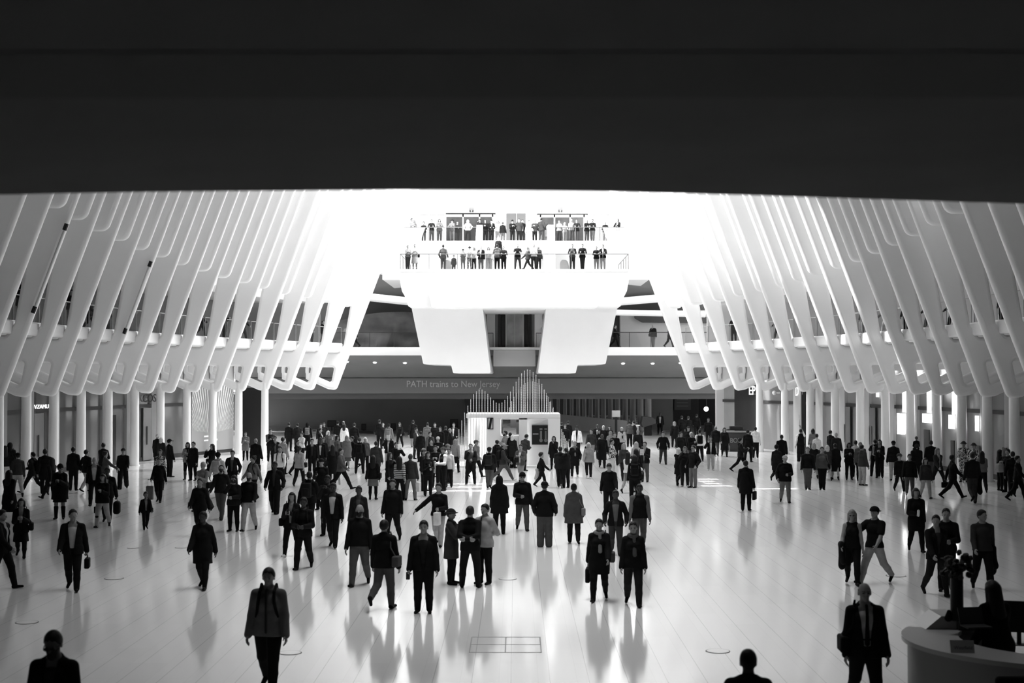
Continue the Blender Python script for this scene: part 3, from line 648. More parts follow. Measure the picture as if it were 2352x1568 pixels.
# shop doors with long paired handles
for side, x0, x1, lab in (('left', 326, 346, 'tall glass shop door under the dark COS letters'), ('left', 75, 98, 'tall glass shop door beside the leftmost dark window'), ('right', 1938, 1956, 'tall pale shop door left of the paired right doors'), ('right', 1996, 2014, 'tall pale shop door right of its pair')):
    ww = 'door_%d' % (1 + [326, 75, 1938, 1996].index(x0))
    o = panel(ww, side, x0, x1, .05, 2.9, mat('shop_door_glass', .16, .2, .5), off=.09, kind='structure')
    xm = x0 + (x1 - x0) * .4
    for k in (-2, 2):
        h = panel('door_handle', side, xm + k, xm + k + .9, .9, 1.9, M_dk2 if side == 'left' else M_mtl, off=.16, thick=.03, parent=o)
    panel('door_frame', side, x1, x1 + 1, .05, 2.9, M_blk, off=.1, parent=o)
# lit windows between the right columns
for k, (x0, x1, z0, z1) in enumerate(((2069,2086,1.6,2.68),(2081,2090,2.75,4.0),(2127,2148,2.3,2.74),(2138,2147,2.8,4.0),(2188,2201,2.1,2.76),(2196,2205,2.8,4.0),(2249,2256,2.1,2.8),(2021,2027,3.5,4.1))):
    panel('window_%d' % (k + 1), 'right', x0, x1, z0, z1, M_lit, off=.2, kind='structure')
for x0, x1, z1 in ((2130,2143,1.95),(2192,2201,1.55),(2250,2259,1.45),(2312,2321,1.5)): panel('wall_dark_window', 'right', x0, x1, .2, z1, M_gld, off=.2, kind='structure')
# dark kiosk with letters
p = G(1702, 1036)
e = empty('snack_kiosk', (p.x, p.y, 0), 'low dark counter kiosk lettered BOULUD at the foot of the right corner wall', 'kiosk')
box('body', (-1.15,-.45,0), (1.15,.45,1.18), M_dk2, bevel=.05, parent=e); box('counter_top', (-1.2,-.5,1.18), (1.2,.5,1.24), M_gry, bevel=.02, parent=e); box('tray', (-.9,-.3,1.3), (.2,.3,1.36), M_blk, parent=e); box('tray', (-.7,-.25,1.36), (.1,.25,1.55), M_blk, bevel=.03, parent=e)
text('lettering', 'BOULUD', (-.75, -.47, .55), .42, M_gry, parent=e, width=1.35, ext=.01)
# small camera dome
i, f = wall_at('right', 1790); q, _ = on_wall('right', i, f, 3.6, .35)
e = empty('security_camera', q, 'small white security camera on the pale right wall', 'camera')
bm = bmesh.new(); cyl(bm, (0,0,0), (.34,0,0), .05, n=10); obj('bracket', bm, M_wht, parent=e)
bm = bmesh.new(); bmesh.ops.create_uvsphere(bm, u_segments=14, v_segments=8, radius=.14); smooth(obj('dome', bm, M_wht, parent=e))
# ================================================================== DAYLIGHT FROM THE SKYLIGHT, ADDED FILL LAMPS
lamp('AREA', 'skylight', (0, 87, 27), 3200, (0, -.05, -1), shape='RECTANGLE', size=14, size_y=28)
lamp('AREA', 'fill_left_ribs', (6, 91, 27), 14000, (-.8, .05, -.6), shape='RECTANGLE', size=6, size_y=28, spread=math.radians(130))  # added lamp, tilted left to brighten the far left ribs
lamp('AREA', 'fill_right_ribs', (-6, 98, 27), 9500, (.8, .2, -.6), shape='RECTANGLE', size=6, size_y=20, spread=math.radians(105))  # added lamp, mirrored to brighten the far right ribs
lamp('AREA', 'fill_left_edges', (9, 57, 22.6), 3300, (-.5, -.1, -1), shape='RECTANGLE', size=3, size_y=30, spread=math.radians(105))  # added lamp below the roof, set right of the axis to favour the left side
lamp('AREA', 'fill_floor', (0, 48, 22.7), 2050, (0, 0, -1), shape='RECTANGLE', size=4, size_y=50, spread=math.radians(66))  # added lamp below the roof, aimed down to brighten the floor
# added narrow lamps under the solid roof, casting the bright streaks on the floor
for x0, x1, y, e in ((943,1126,1127,1.),(951,1126,1118,.8),(1004,1200,1111,.9),(1606,1639,1105,1.2),(1619,1655,1110,1.2),(1613,1678,1115.5,1.),(1600,1647,1100,1.),(1520,1608,1086,.8),(1730,1800,1087,.5),(1740,1830,1122,.5)):
    p = G((x0 + x1) / 2, y); L = (x1 - x0) * p.y / F
    lamp('AREA', 'floor_streak_lamp', (p.x, p.y, 22.5), 8 * e * L, (0, 0, -1), shape='RECTANGLE', size=L, size_y=.45, spread=math.radians(.5))
# ================================================================== PEOPLE: organic surfaces grown from smooth distance fields
def nets(d, lo, v):
    s = d < 0
    nx, ny, nz = d.shape
    c8 = [s[i:nx-1+i, j:ny-1+j, k:nz-1+k] for i in (0,1) for j in (0,1) for k in (0,1)]
    cnt = np.zeros((nx-1, ny-1, nz-1), np.int8)
    for c in c8: cnt += c
    I, J, K = np.nonzero((cnt > 0) & (cnt < 8)); n = len(I)
    if n == 0: return np.zeros((0,3)), np.zeros((0,4), int)
    idx = np.full((nx-1, ny-1, nz-1), -1, np.int32); idx[I, J, K] = np.arange(n)
    off = np.array([(i,j,k) for i in (0,1) for j in (0,1) for k in (0,1)], float)
    val = np.stack([d[I+int(o[0]), J+int(o[1]), K+int(o[2])] for o in off], 1)
    pos = np.zeros((n,3)); num = np.zeros(n)
    for a, b in ((0,1),(2,3),(4,5),(6,7),(0,2),(1,3),(4,6),(5,7),(0,4),(1,5),(2,6),(3,7)):
        va, vb = val[:,a], val[:,b]; m = (va < 0) != (vb < 0)
        t = np.where(m, va / np.where(m, va - vb, 1), 0)
        pos += np.where(m[:,None], off[a] + (off[b]-off[a]) * t[:,None], 0); num += m
    P = (np.stack([I,J,K],1) + pos / num[:,None]) * v + lo
    Q = []
    for ax in range(3):
        o1, o2 = [(1,2),(2,0),(0,1)][ax]
        sl0 = [slice(None)]*3; sl1 = [slice(None)]*3; sl0[ax] = slice(0,-1); sl1[ax] = slice(1,None)
        A = s[tuple(sl0)]; B = s[tuple(sl1)]
        idxs = np.nonzero(A != B); e = np.stack(idxs, 1); flip = A[idxs]
        ok = (e[:,o1] > 0) & (e[:,o2] > 0) & (e[:,o1] < d.shape[o1]-1) & (e[:,o2] < d.shape[o2]-1)
        e = e[ok]; flip = flip[ok]
        def g(a, b):
            q = e.copy(); q[:,o1] -= a; q[:,o2] -= b; return idx[q[:,0], q[:,1], q[:,2]]
        q = np.stack([g(1,1), g(0,1), g(0,0), g(1,0)], 1)
        q[~flip] = q[~flip][:, ::-1]; Q.append(q)
    return P, np.concatenate(Q)
class Field:
    def __init__(s, lo, hi, v):
        s.v = v; s.lo = np.array(lo, float) - 2*v; n = np.ceil((np.array(hi) + 2*v - s.lo) / v).astype(int) + 1
        s.d = np.full(n, 1., np.float32); s.n = n
        s.ax = [s.lo[i] + v*np.arange(n[i]) for i in range(3)]
    def blk(s, lo, hi):
        a = np.clip(np.floor((np.array(lo) - s.lo)/s.v).astype(int), 0, s.n); b = np.clip(np.ceil((np.array(hi) - s.lo)/s.v).astype(int) + 1, 0, s.n)
        if (b <= a).any(): return None
        sl = tuple(slice(a[i], b[i]) for i in range(3))
        return sl, s.ax[0][sl[0]][:,None,None], s.ax[1][sl[1]][None,:,None], s.ax[2][sl[2]][None,None,:]
    def put(s, lo, hi, fn, k=.012, op='u'):
        m = k + 2*s.v
        r = s.blk(np.array(lo) - m, np.array(hi) + m)
        if r is None: return
        sl, X, Y, Z = r; d = fn(X, Y, Z); o = s.d[sl]
        if op == 'u':
            if k > 0:
                h = np.clip(k - np.abs(o - d), 0, None) / k; s.d[sl] = np.minimum(o, d) - h*h*k*.25
            else: s.d[sl] = np.minimum(o, d)
        else: s.d[sl] = np.maximum(o, -d)
    def cone(s, a, b, ra, rb, k=.012, sq=(1,1,1)):
        a = np.array(a, float); b = np.array(b, float); r = max(ra, rb) * max(1, max(sq)); ba = b - a; L = (ba @ ba) + 1e-12
        def fn(X, Y, Z):
            h = np.clip(((X-a[0])*ba[0] + (Y-a[1])*ba[1] + (Z-a[2])*ba[2]) / L, 0, 1)
            return np.sqrt(((X-a[0]-ba[0]*h)/sq[0])**2 + ((Y-a[1]-ba[1]*h)/sq[1])**2 + ((Z-a[2]-ba[2]*h)/sq[2])**2) - (ra + (rb-ra)*h)
        s.put(np.minimum(a, b) - r, np.maximum(a, b) + r, fn, k)
    def ell(s, c, r, fr=None, k=.02, op='u'):
        """ellipsoid; fr = (R, p): local axes and origin, c given in local axes"""
        c = np.array(c, float); r = np.array(r, float); m = r.max()
        wc = c if fr is None else fr[0] @ c + fr[1]
        ext = r if fr is None else np.abs(fr[0]) @ r
        def fn(X, Y, Z):
            if fr is None: x, y, z = X-c[0], Y-c[1], Z-c[2]
            else:
                X, Y, Z = X-wc[0], Y-wc[1], Z-wc[2]; R = fr[0]
                x = R[0,0]*X + R[1,0]*Y + R[2,0]*Z; y = R[0,1]*X + R[1,1]*Y + R[2,1]*Z; z = R[0,2]*X + R[1,2]*Y + R[2,2]*Z
            k0 = np.sqrt((x/r[0])**2 + (y/r[1])**2 + (z/r[2])**2); k1 = np.sqrt((x/r[0]**2)**2 + (y/r[1]**2)**2 + (z/r[2]**2)**2) + 1e-9
            return k0*(k0-1)/k1
        s.put(wc - ext, wc + ext, fn, k, op)
    def rbox(s, c, h, r=.01, fr=None, k=.005):
        c = np.array(c, float); h = np.array(h, float) - r; wc = c if fr is None else fr[0] @ c + fr[1]
        ext = (h + r) if fr is None else np.abs(fr[0]) @ (h + r)
        def fn(X, Y, Z):
            X, Y, Z = X-wc[0], Y-wc[1], Z-wc[2]
            if fr is not None:
                R = fr[0]; X, Y, Z = R[0,0]*X + R[1,0]*Y + R[2,0]*Z, R[0,1]*X + R[1,1]*Y + R[2,1]*Z, R[0,2]*X + R[1,2]*Y + R[2,2]*Z
            qx, qy, qz = np.abs(X)-h[0], np.abs(Y)-h[1], np.abs(Z)-h[2]
            return np.sqrt(np.maximum(qx,0)**2 + np.maximum(qy,0)**2 + np.maximum(qz,0)**2) + np.minimum(np.maximum(qx, np.maximum(qy, qz)), 0) - r
        s.put(wc - ext, wc + ext, fn, k)
    def cut(s, fn):
        """keep where fn <= 0"""
        s.d = np.maximum(s.d, fn(s.ax[0][:,None,None], s.ax[1][None,:,None], s.ax[2][None,None,:])).astype(np.float32)
    def mesh(s): return nets(s.d, s.lo, s.v)
def to_mesh(name, parts, scale, m):
    P = []; Q = []; o = 0
    for p, q in parts:
        if len(p) == 0: continue
        P.append(p); Q.append(q + o); o += len(p)
    if not P: return None
    P = (np.concatenate(P) * scale).astype(np.float32); Q = np.concatenate(Q).astype(np.int32)
    me = bpy.data.meshes.new(name); me.vertices.add(len(P)); me.vertices.foreach_set('co', P.ravel())
    me.loops.add(Q.size); me.loops.foreach_set('vertex_index', Q.ravel()); me.polygons.add(len(Q))
    me.polygons.foreach_set('loop_start', np.arange(0, Q.size, 4, dtype=np.int32)); me.update(calc_edges=True)
    me.materials.append(m)
    return me
TONE = [.006, .012, .03, .065, .12, .20, .33, .47, .62, .8]
def cloth(t, knit=''):
    t = int(t); return mat('cloth_%d%s' % (t, knit), TONE[t], .85, .12, var=.12, scale=9., bump=.15)
def skinmat(t): return mat('skin_%s' % t, {'1': .25, '2': .14, '3': .04}[t], .55, .3, var=.06, scale=14.)
def hairmat(t): return mat('hair_%s' % t, TONE[int(t)], .6, .3, var=.3, scale=30., bump=.3)
def stripemat(kind):
    nm = 'cloth_' + kind
    if nm in MATS: return MATS[nm]
    m = bpy.data.materials.new(nm); m.use_nodes = True; nt = m.node_tree; b = nt.nodes['Principled BSDF']; b.inputs['Roughness'].default_value = .85
    tc = nt.nodes.new('ShaderNodeTexCoord'); r = nt.nodes.new('ShaderNodeValToRGB'); r.color_ramp.interpolation = 'CONSTANT'
    if kind == 'stripe':
        sp = nt.nodes.new('ShaderNodeSeparateXYZ'); ma = nt.nodes.new('ShaderNodeMath'); ma.operation = 'MULTIPLY'; ma.inputs[1].default_value = 15.
        fr = nt.nodes.new('ShaderNodeMath'); fr.operation = 'FRACT'
        nt.links.new(tc.outputs['Object'], sp.inputs[0]); nt.links.new(sp.outputs[2], ma.inputs[0]); nt.links.new(ma.outputs[0], fr.inputs[0]); nt.links.new(fr.outputs[0], r.inputs[0])
    else:
        ck = nt.nodes.new('ShaderNodeTexChecker' if kind == 'plaid' else 'ShaderNodeTexVoronoi'); ck.inputs['Scale'].default_value = 11. if kind == 'plaid' else 26.
        nt.links.new(tc.outputs['Object'], ck.inputs[0]); ck.inputs[0].default_value = (0,0,0)
        if kind == 'plaid':
            ck.inputs[1].default_value = (.5,.5,.5,1); ck.inputs[2].default_value = (.02,.02,.02,1); nt.links.new(ck.outputs[0], b.inputs['Base Color']); MATS[nm] = m; return m
        nt.links.new(ck.outputs['Color'], r.inputs[0])
    r.color_ramp.elements[0].color = (.015,.015,.015,1); r.color_ramp.elements[1].color = (.5,.5,.5,1); r.color_ramp.elements[1].position = .5
    nt.links.new(r.outputs[0], b.inputs['Base Color']); MATS[nm] = m
    return m
def topmat(t): return stripemat({'z': 'stripe', 'p': 'plaid', 'f': 'pattern'}[t]) if t in 'zpf' else cloth(t)
def RX(a): a = math.radians(a); c, s = math.cos(a), math.sin(a); return np.array(((1,0,0),(0,c,-s),(0,s,c)))
def RZ(a): a = math.radians(a); c, s = math.cos(a), math.sin(a); return np.array(((c,-s,0),(s,c,0),(0,0,1)))
def RY(a): a = math.radians(a); c, s = math.cos(a), math.sin(a); return np.array(((c,0,s),(0,1,0),(-s,0,c)))
LEGS = {'st': (1,4,3,6), 'st2': (-2,2,6,12), 'wl': (22,10,-17,24), 'wr': (-17,24,22,10), 'sl': (31,5,-27,22), 'sr': (-27,22,31,5), 'kl': (-4,62,6,4), 'kr': (6,4,-4,62), 'wd': (2,4,2,4), 'sit': (84,80,84,80), 'bl': (-14,45,10,6), 'br': (10,6,-14,45), 'x': (3,3,-3,3)}
ARMS = {'dn': (3,9,14,0), 'wf': (24,8,26,5), 'wb': (-24,9,12,0), 'ph': (22,6,98,22), 'cm': (62,14,128,24), 'pk': (-14,22,62,18), 'bk': (-34,4,66,112), 'ln': (34,16,66,15), 'cr': (18,8,98,72), 'out': (8,48,18,0), 'up': (150,18,20,0), 'rch': (30,42,20,0), 'hip': (-22,42,88,55), 'ear': (30,35,140,-8), 'chn': (35,5,132,34), 'hd': (12,12,40,6), 'cup': (10,8,84,30)}
def build_person(H, v, opts, legs, armL, armR, lean, hyaw, hpit):
    """unit-height figure facing -y. returns {part name: ([meshes], material)}"""
    fem = 'f' in opts['flags']; kid = 'c' in opts['flags']; wide = opts.get('w', 1.)
    u = v / H
    hs = 1.0 if not kid else 1.28
    shw = (.084 if fem else .099) * (.95 if kid else 1) ; hpw = .052 if fem else .05
    wd = wide
    hz = .51
    aL, bL, aR, bR = LEGS[legs]; ab = 9 if legs == 'wd' else (-3 if legs == 'x' else 2.5)
    J = {}
    low = 9
    for s, a, b in ((1, aL, bL), (-1, aR, bR)):
        ra, rb, rc = math.radians(a), math.radians(a - b), math.radians(ab)
        hip = np.array((s*hpw, 0, hz)); kn = hip + .235*np.array((s*math.sin(rc), -math.sin(ra), -math.cos(ra)*math.cos(rc)))
        an = kn + .232*np.array((s*math.sin(rc)*.4, -math.sin(rb), -math.cos(rb)))
        fp = math.radians(max(-75, min(25, (a - b) * (.75 if a - b < 0 else .6))))
        fd = np.array((s*.16, -math.cos(fp), math.sin(fp))); fd /= np.linalg.norm(fd); up = np.array((0, math.sin(fp), math.cos(fp)))
        heel = an - fd*.016 - up*.022; toe = an + fd*.094 - up*.026
        J[s] = (hip, kn, an, heel, toe, fd); low = min(low, heel[2] - .019, toe[2] - .015)
    dz = -low if legs != 'sit' else 0
    for s in (1, -1): J[s] = tuple(p + (0,0,dz) if i < 5 else p for i, p in enumerate(J[s]))
    hz2 = hz + dz; piv = np.array((0, 0, hz2)); TR = RX(lean)   # +lean bends towards -y
    def T(p): return TR @ (np.array(p, float) - (0,0,hz)) + piv
    TF = (TR, piv - TR @ np.array((0,0,hz)))
    A = {}
    for s, (p, ab2, e, tw) in ((1, armL), (-1, armR)):
        sh = np.array((s*(shw + .003), .004, .789))
        B = RZ(-s*tw) @ RX(p) if False else None
        up_d = RY(-s*ab2) @ RX(-p) @ np.array((0,0,-1.)) if True else None
        Rf = RY(-s*ab2) @ RX(-p)
        fd = Rf @ (RZ(-s*tw) @ RX(-e) @ np.array((0,0,-1.)))
        el = sh + .172*up_d; wr = el + .148*fd
        A[s] = (T(sh), T(el), T(wr), TR @ fd, TR @ (Rf @ np.array((-s*1.,0,0))))
    HP = T((0, .004, .868)); HR = TR @ RZ(-hyaw) @ RX(hpit) if True else TR
    HF = (HR, HP)
    def hd(c): return HR @ (np.array(c, float)*hs) + HP
    out = {}
    # ---- bounds
    pts = np.array([p for s in (1,-1) for p in J[s][:5]] + [p for s in (1,-1) for p in A[s][:3]] + [HP])
    blo = pts.min(0) - .13; bhi = pts.max(0) + .16*hs
    bf = 1.10 if fem else 1.
    # ---- body: one continuous surface
    f = Field(blo, bhi, u*1.55)
    f.ell((0,.004,.525), (.094*wd*(1.05 if fem else 1),.066*wd,.062), TF); f.ell((0,0,.61), (.080*wd*(.9 if fem else 1),.056*wd,.08), TF)
    f.ell((0,-.002,.715), (.094*wd*(.93 if fem else 1),.064*wd,.092), TF)
    for s in (1,-1):
        f.cone(T((s*.02,.006,.808)), T((s*(shw-.008),.006,.787)), .040, .034, .02)
        hip, kn, an, heel, toe, fd = J[s]
        f.cone(hip, kn, .057*wd, .035, .02); f.cone(kn, (kn+an)/2 + (0,.006,0), .034, .034); f.cone((kn+an)/2 + (0,.006,0), an, .034, .019); f.cone(heel, toe, .019, .013, .01)
        sh, el, wr, d, pn = A[s]
        f.cone(sh, el, .034, .0255, .02); f.cone(el, el*.65 + wr*.35, .026, .025, .01); f.cone(el*.65 + wr*.35, wr, .025, .0155, .01)
    f.cone(T((0,.012,.80)), hd((0,.006,.03)), .040, .031, .03)
    f.cone(hd((0,.004,.03)), hd((0,.004,.05)), .031*hs, .031*hs, .01)
    torso = f.mesh()
    f = Field(HP - .10*hs - .02, HP + (.09*hs,.09*hs,.15*hs), u)
    f.cone(T((0,.012,.81)), hd((0,.006,.03)), .039, .031, .03)
    f.ell((0,.004*hs,.070*hs), np.array((.0445,.0545,.056))*hs, HF, .01)
    f.cone(hd((0,-.012,.052)), hd((0,-.034,.019)), .037*hs, .0195*hs, .02)
    if u < .011:
        f.cone(hd((0,-.050,.060)), hd((0,-.061,.043)), .006*hs, .0085*hs, .006)
        f.cone(hd((-.02,-.045,.068)), hd((.02,-.045,.068)), .008*hs, .008*hs, .006)
        for s in (1,-1):
            f.ell((s*.019*hs,-.057*hs,.058*hs), np.array((.011,.010,.008))*hs, HF, 0, 'd')
            f.ell((s*.0455*hs,.006*hs,.052*hs), np.array((.006,.015,.020))*hs, HF, .003)
            f.ell((s*.019*hs,-.047*hs,.058*hs), np.array((.008,.008,.007))*hs, HF, .003)
        f.cone(hd((-.012,-.050,.0285)), hd((.012,-.050,.0285)), .0055*hs, .0055*hs, .005)
    body = [torso, f.mesh()]
    uh = min(u, .0055)
    for s, grip in ((1, opts.get('gL', 0)), (-1, opts.get('gR', 0))):
        sh, el, wr, d, pn = A[s]
        d = d/np.linalg.norm(d); pn = pn - d*(pn @ d); pn /= np.linalg.norm(pn); lat = np.cross(pn, d)*s*-1
        if lat @ (TR @ np.array((0,-1,0))) < 0 and abs(d[2]) > .6: lat = -lat
        hf = Field(wr - .13, wr + .13, uh)
        kc = wr + d*.052
        hf.cone(wr - d*.012, wr + d*.016, .0155, .0165, .008)
        for j in range(4): hf.cone(wr + d*.012 + lat*(.010-.0066*j), wr + d*.05 + lat*(.0185-.0122*j), .0085, .0075, .008)
        c1, c2 = ((58, 75) if grip else (16, 26))
        for j, L in enumerate((.042,.047,.044,.034)):
            b0 = wr + d*(.05 - .003*abs(j-1)) + lat*(.0185-.0122*j); a1 = math.radians(c1 + j*3); a2 = math.radians(c1 + c2 + j*4)
            d1 = d*math.cos(a1) + pn*math.sin(a1) + lat*(.06-.05*j)*(0 if grip else 1); d2 = d*math.cos(a2) + pn*math.sin(a2)
            m1 = b0 + d1*L*.5; hf.cone(b0, m1, .0062, .0056, .003); hf.cone(m1, m1 + d2*L*.5, .0056, .0045, .003)
        t0 = wr + d*.016 + lat*.014; t1 = t0 + (d*.65 + lat*.65 + pn*.35)*.026; hf.cone(t0, t1, .0085, .0066, .006); hf.cone(t1, t1 + (d*.85 + lat*.1 + pn*(.8 if grip else .3))*.022, .0066, .005, .003)
        body.append(hf.mesh())
    out['body'] = (body, skinmat(opts['skin']))
    # ---- trousers / skirt / shoes
    lt, tone = opts['bot']
    if lt in ('tr','sl','wt'):
        e0, e1, e2 = {'tr': (.010,.009,.011), 'sl': (.006,.006,.006), 'wt': (.018,.024,.032)}[lt]
        f = Field(np.minimum(blo, 0) * (1,1,0) + (0,0,0), (bhi[0], bhi[1], hz2 + .13), u*1.2)
        f.ell((0,.004,.525), (.098*wd*(1.05 if fem else 1),.070*wd,.066), TF); f.ell((0,0,.585), (.086*wd*(.92 if fem else 1),.062*wd,.05), TF)
        for s in (1,-1):
            hip, kn, an, heel, toe, fd = J[s]
            f.cone(hip, kn, .059*wd + e0*.5, .037 + e1, .022); f.cone(kn, (kn+an)/2 + (0,.005,0), .037 + e1*.9, .033 + e1); f.cone((kn+an)/2 + (0,.005,0), an + (an-kn)*.02, .033 + e1, .023 + e2)
        out['trousers'] = ([f.mesh()], topmat(tone))
    elif lt in ('sk','dr'):
        f = Field((-.25,-.25,hz2-.30), (.25,.25,hz2+.13), u); hm = hz2 - (.2 if lt == 'sk' else .26)
        f.ell((0,.004,.535), (.108*wd,.076*wd,.08), TF); f.cone((0,0,hz2+.05), (0,.004,hm-.08), .096*wd, .135 if lt == 'sk' else .155, .02, (1,.78,1)); f.cut(lambda X,Y,Z: hm - Z + 0*X + 0*Y)
        out['skirt'] = ([f.mesh()], topmat(tone))
        f = Field(np.minimum(blo, 0)*(1,1,0), (bhi[0], bhi[1], hz2), u)
        for s in (1,-1):
            hip, kn, an, heel, toe, fd = J[s]; f.cone(hip, kn, .060, .0385, .02); f.cone(kn, (kn+an)/2 + (0,.006,0), .0375, .0365); f.cone((kn+an)/2 + (0,.006,0), an, .0365, .0215)
        if opts.get('tights'): out['tights'] = ([f.mesh()], cloth(opts['tights']))
    sh_t = opts.get('shoe', 0)
    for s in (1,-1):
        hip, kn, an, heel, toe, fd = J[s]
        f = Field(np.minimum(np.minimum(heel, toe), an) - .05, np.maximum(np.maximum(heel, toe), an) + (.05,.05,.24 if 'boot' in opts else .06), u)
        f.cone(heel + (0,0,.002), toe, .0235, .017, .01, (1.08,1,1)); f.cone(heel + (0,0,.006), an + (0,0,.004), .024, .026, .01)
        if 'boot' in opts: f.cone(an, kn*.75 + an*.25, .030, .042, .01)
        if legs != 'sit': f.cut(lambda X,Y,Z: .002 - Z + 0*X + 0*Y)
        out.setdefault('shoe', []).append(([f.mesh()], cloth(sh_t)))
    # ---- top
    tt, ttone = opts['top']
    hem, dl, fl = {'jk': (.465,.017,.104), 'bl': (.455,.014,.104), 'ct': (.345,.019,.118), 'lc': (.25,.020,.128), 'sw': (.50,.012,.099), 'ts': (.50,.009,.098), 'sh': (.505,.010,.098), 'vs': (.49,.018,.102), 'pf': (.48,.030,.112), 'po': (.36,.024,.150), 'tk': (.50,.007,.096)}[tt]
    hem += dz
    f = Field((blo[0]-.05, blo[1]-.06, hem-.03), (bhi[0]+.05, bhi[1]+.06, bhi[2]), u)
    f.ell((0,.003,.54), ((.094*wd+dl)*(1.05 if fem else 1),.064*wd+dl,.07), TF); f.ell((0,0,.62), ((.083*wd+dl)*(.93 if fem else 1),.058*wd+dl,.09), TF)
    f.ell((0,-.002,.715), ((.096*wd+dl)*(.93 if fem else 1),.066*wd+dl,.098), TF)
    if fem:
        for s in (1,-1): f.ell((s*.036,-.052-dl*.6,.725), (.034,.030,.034), TF)
    for s in (1,-1): f.cone(T((s*.02,.006,.814)), T((s*(shw-.006),.006,.785)), .040+dl*.5, .031+dl*.5, .02)
    sq = (1,.80,1)
    if fem: fl *= 1.05
    f.cone(T((0,.002,.60)), np.array((0,.004 - (.02 if lean > 8 else 0),hem-.02)), .088*wd+dl*.8, fl*wd+.004, .03, sq)
    if tt == 'po': f.cone(T((0,.004,.80)), T((0,0,.60)), .09, .16, .04, (1,.66,1)); f.cone(T((0,0,.60)), np.array((0,0,hem)), .16, .13, .03, (1,.66,1))
    f.cone(T((0,.012,.80)), T((0,.008,.846)), .046+dl*.5, .039+dl*.4, .02)
    for s in (1,-1): f.cone(J[s][0], J[s][0]*.55 + J[s][1]*.45, .064*wd + dl*.7, .054*wd + dl*.7, .025)
    f.cut(lambda X,Y,Z: hem - Z + 0*X + 0*Y)
    HN = T((0,.008,.852)); f.cut(lambda X,Y,Z: np.where(np.abs(X) < .075, Z - HN[2] - (Y - HN[1])*.45, -1.) + 0*Z)
    op = opts.get('open')
    if op is not None:
        w0 = {'ts': .0}.get(tt, .02)
        c0 = T((0,0,.5)); c1 = T((0,0,.84)); wid = opts.get('ow', 1.)
        def wedge(X, Y, Z):
            t = np.clip((Z - c0[2])/(c1[2]-c0[2]), -.6, 1.1); cy = c0[1] + (c1[1]-c0[1])*t
            return np.maximum(np.abs(X) - (.012 + .024*t + (.016 if tt in ('ct','lc') else 0))*wid, (Y - cy) + .02)
        f.cut(lambda X,Y,Z: -wedge(X,Y,Z))
    sl = {'ts': .5, 'vs': 0, 'tk': 0}.get(tt, 1)
    arms = Field((blo[0]-.05, blo[1]-.06, blo[2]), (bhi[0]+.05, bhi[1]+.06, bhi[2]), u) if sl else None
    if sl:
        g = f if tt not in ('vs',) else arms
        if f.lo[2] > min(A[1][2][2], A[-1][2][2]) - .06:   # enlarge so that sleeves fit
            nf = Field((blo[0]-.05, blo[1]-.06, min(hem-.03, A[1][2][2]-.05, A[-1][2][2]-.05)), (bhi[0]+.05, bhi[1]+.06, bhi[2]), u)
            o = np.round((f.lo - nf.lo)/u).astype(int); o = np.maximum(o, 0); a = [min(f.n[i], nf.n[i]-o[i]) for i in range(3)]
            nf.d[o[0]:o[0]+a[0], o[1]:o[1]+a[1], o[2]:o[2]+a[2]] = f.d[:a[0],:a[1],:a[2]]; sh0 = nf.lo + o*u - f.lo; nf.lo = nf.lo - sh0; nf.ax = [x - q for x, q in zip(nf.ax, sh0)]; f = nf
        for s in (1,-1):
            sh, el, wr, d, pn = A[s]
            if sl == .5: f.cone(sh, sh*.35 + el*.65, .037+dl, .036+dl, .015)
            else:
                f.cone(sh, el, .032+dl*.7, .027+dl*.75, .015); f.cone(el, wr + d*.004, .027+dl*.75, .0185+dl*.8, .012)
    nm = {'ct': 'coat', 'lc': 'coat', 'jk': 'jacket', 'bl': 'blazer', 'sw': 'sweater', 'ts': 'tshirt', 'sh': 'shirt', 'vs': 'vest', 'pf': 'puffer_jacket', 'po': 'poncho', 'tk': 'top'}[tt]
    if opts.get('hood') is not None or tt == 'pf': f.ell((0,.055,.825), (.062,.034,.042), TF, .02)
    out[nm] = ([f.mesh()], topmat(ttone))
    ut = op if op is not None else opts.get('under')
    if ut is not None:
        f = Field((blo[0]-.05, blo[1]-.06, .46+dz), (bhi[0]+.05, bhi[1]+.06, bhi[2]), u)
        f.ell((0,.0,.55), (.092*wd,.062*wd+.004,.07), TF); f.ell((0,0,.62), (.081*wd,.058*wd+.004,.09), TF); f.ell((0,-.002,.715), (.092*wd,.066*wd+.005,.095), TF)
        if sl == 0:
            for s in (1,-1):
                sh, el, wr, d, pn = A[s]; f.cone(T((s*.02,.006,.808)), sh, .043, .043, .02); f.cone(sh, el, .043, .037, .015); f.cone(el, wr, .037, .025, .012)
        f.cone(T((0,.012,.80)), T((0,.006,.848)), .041, .037, .02); f.cut(lambda X,Y,Z: np.where(np.abs(X) < .075, Z - HN[2] + .004 - (Y - HN[1])*.45, -1.) + 0*Z)
        out['shirt'] = ([f.mesh()], topmat(ut))
        if opts.get('tie') is not None:
            f = Field((-.06,-.25,.45), (.06,.1,.95), min(u,.006)); f.cone(T((0,-.058,.838)), T((0,-.086,.76)), .011, .012, .004, (1,.5,1)); f.cone(T((0,-.086,.76)), T((0,-.080,.56)), .012, .020, .004, (1,.4,1))
            out['tie'] = ([f.mesh()], cloth(opts['tie']))
    if opts.get('zip'):
        f = Field((-.03,-.2,hem), (.03,.1,1.), min(u,.005)); zp = [(0,-.066,.836),(0,-.089,.76),(0,-.093,.70),(0,-.094,.62),(0,-.096,.50)]
        for a, b in zip(zp, zp[1:]): f.cone(T(a), T(b), .010, .010, 0)
        out['zipper'] = ([f.mesh()], M_blk)
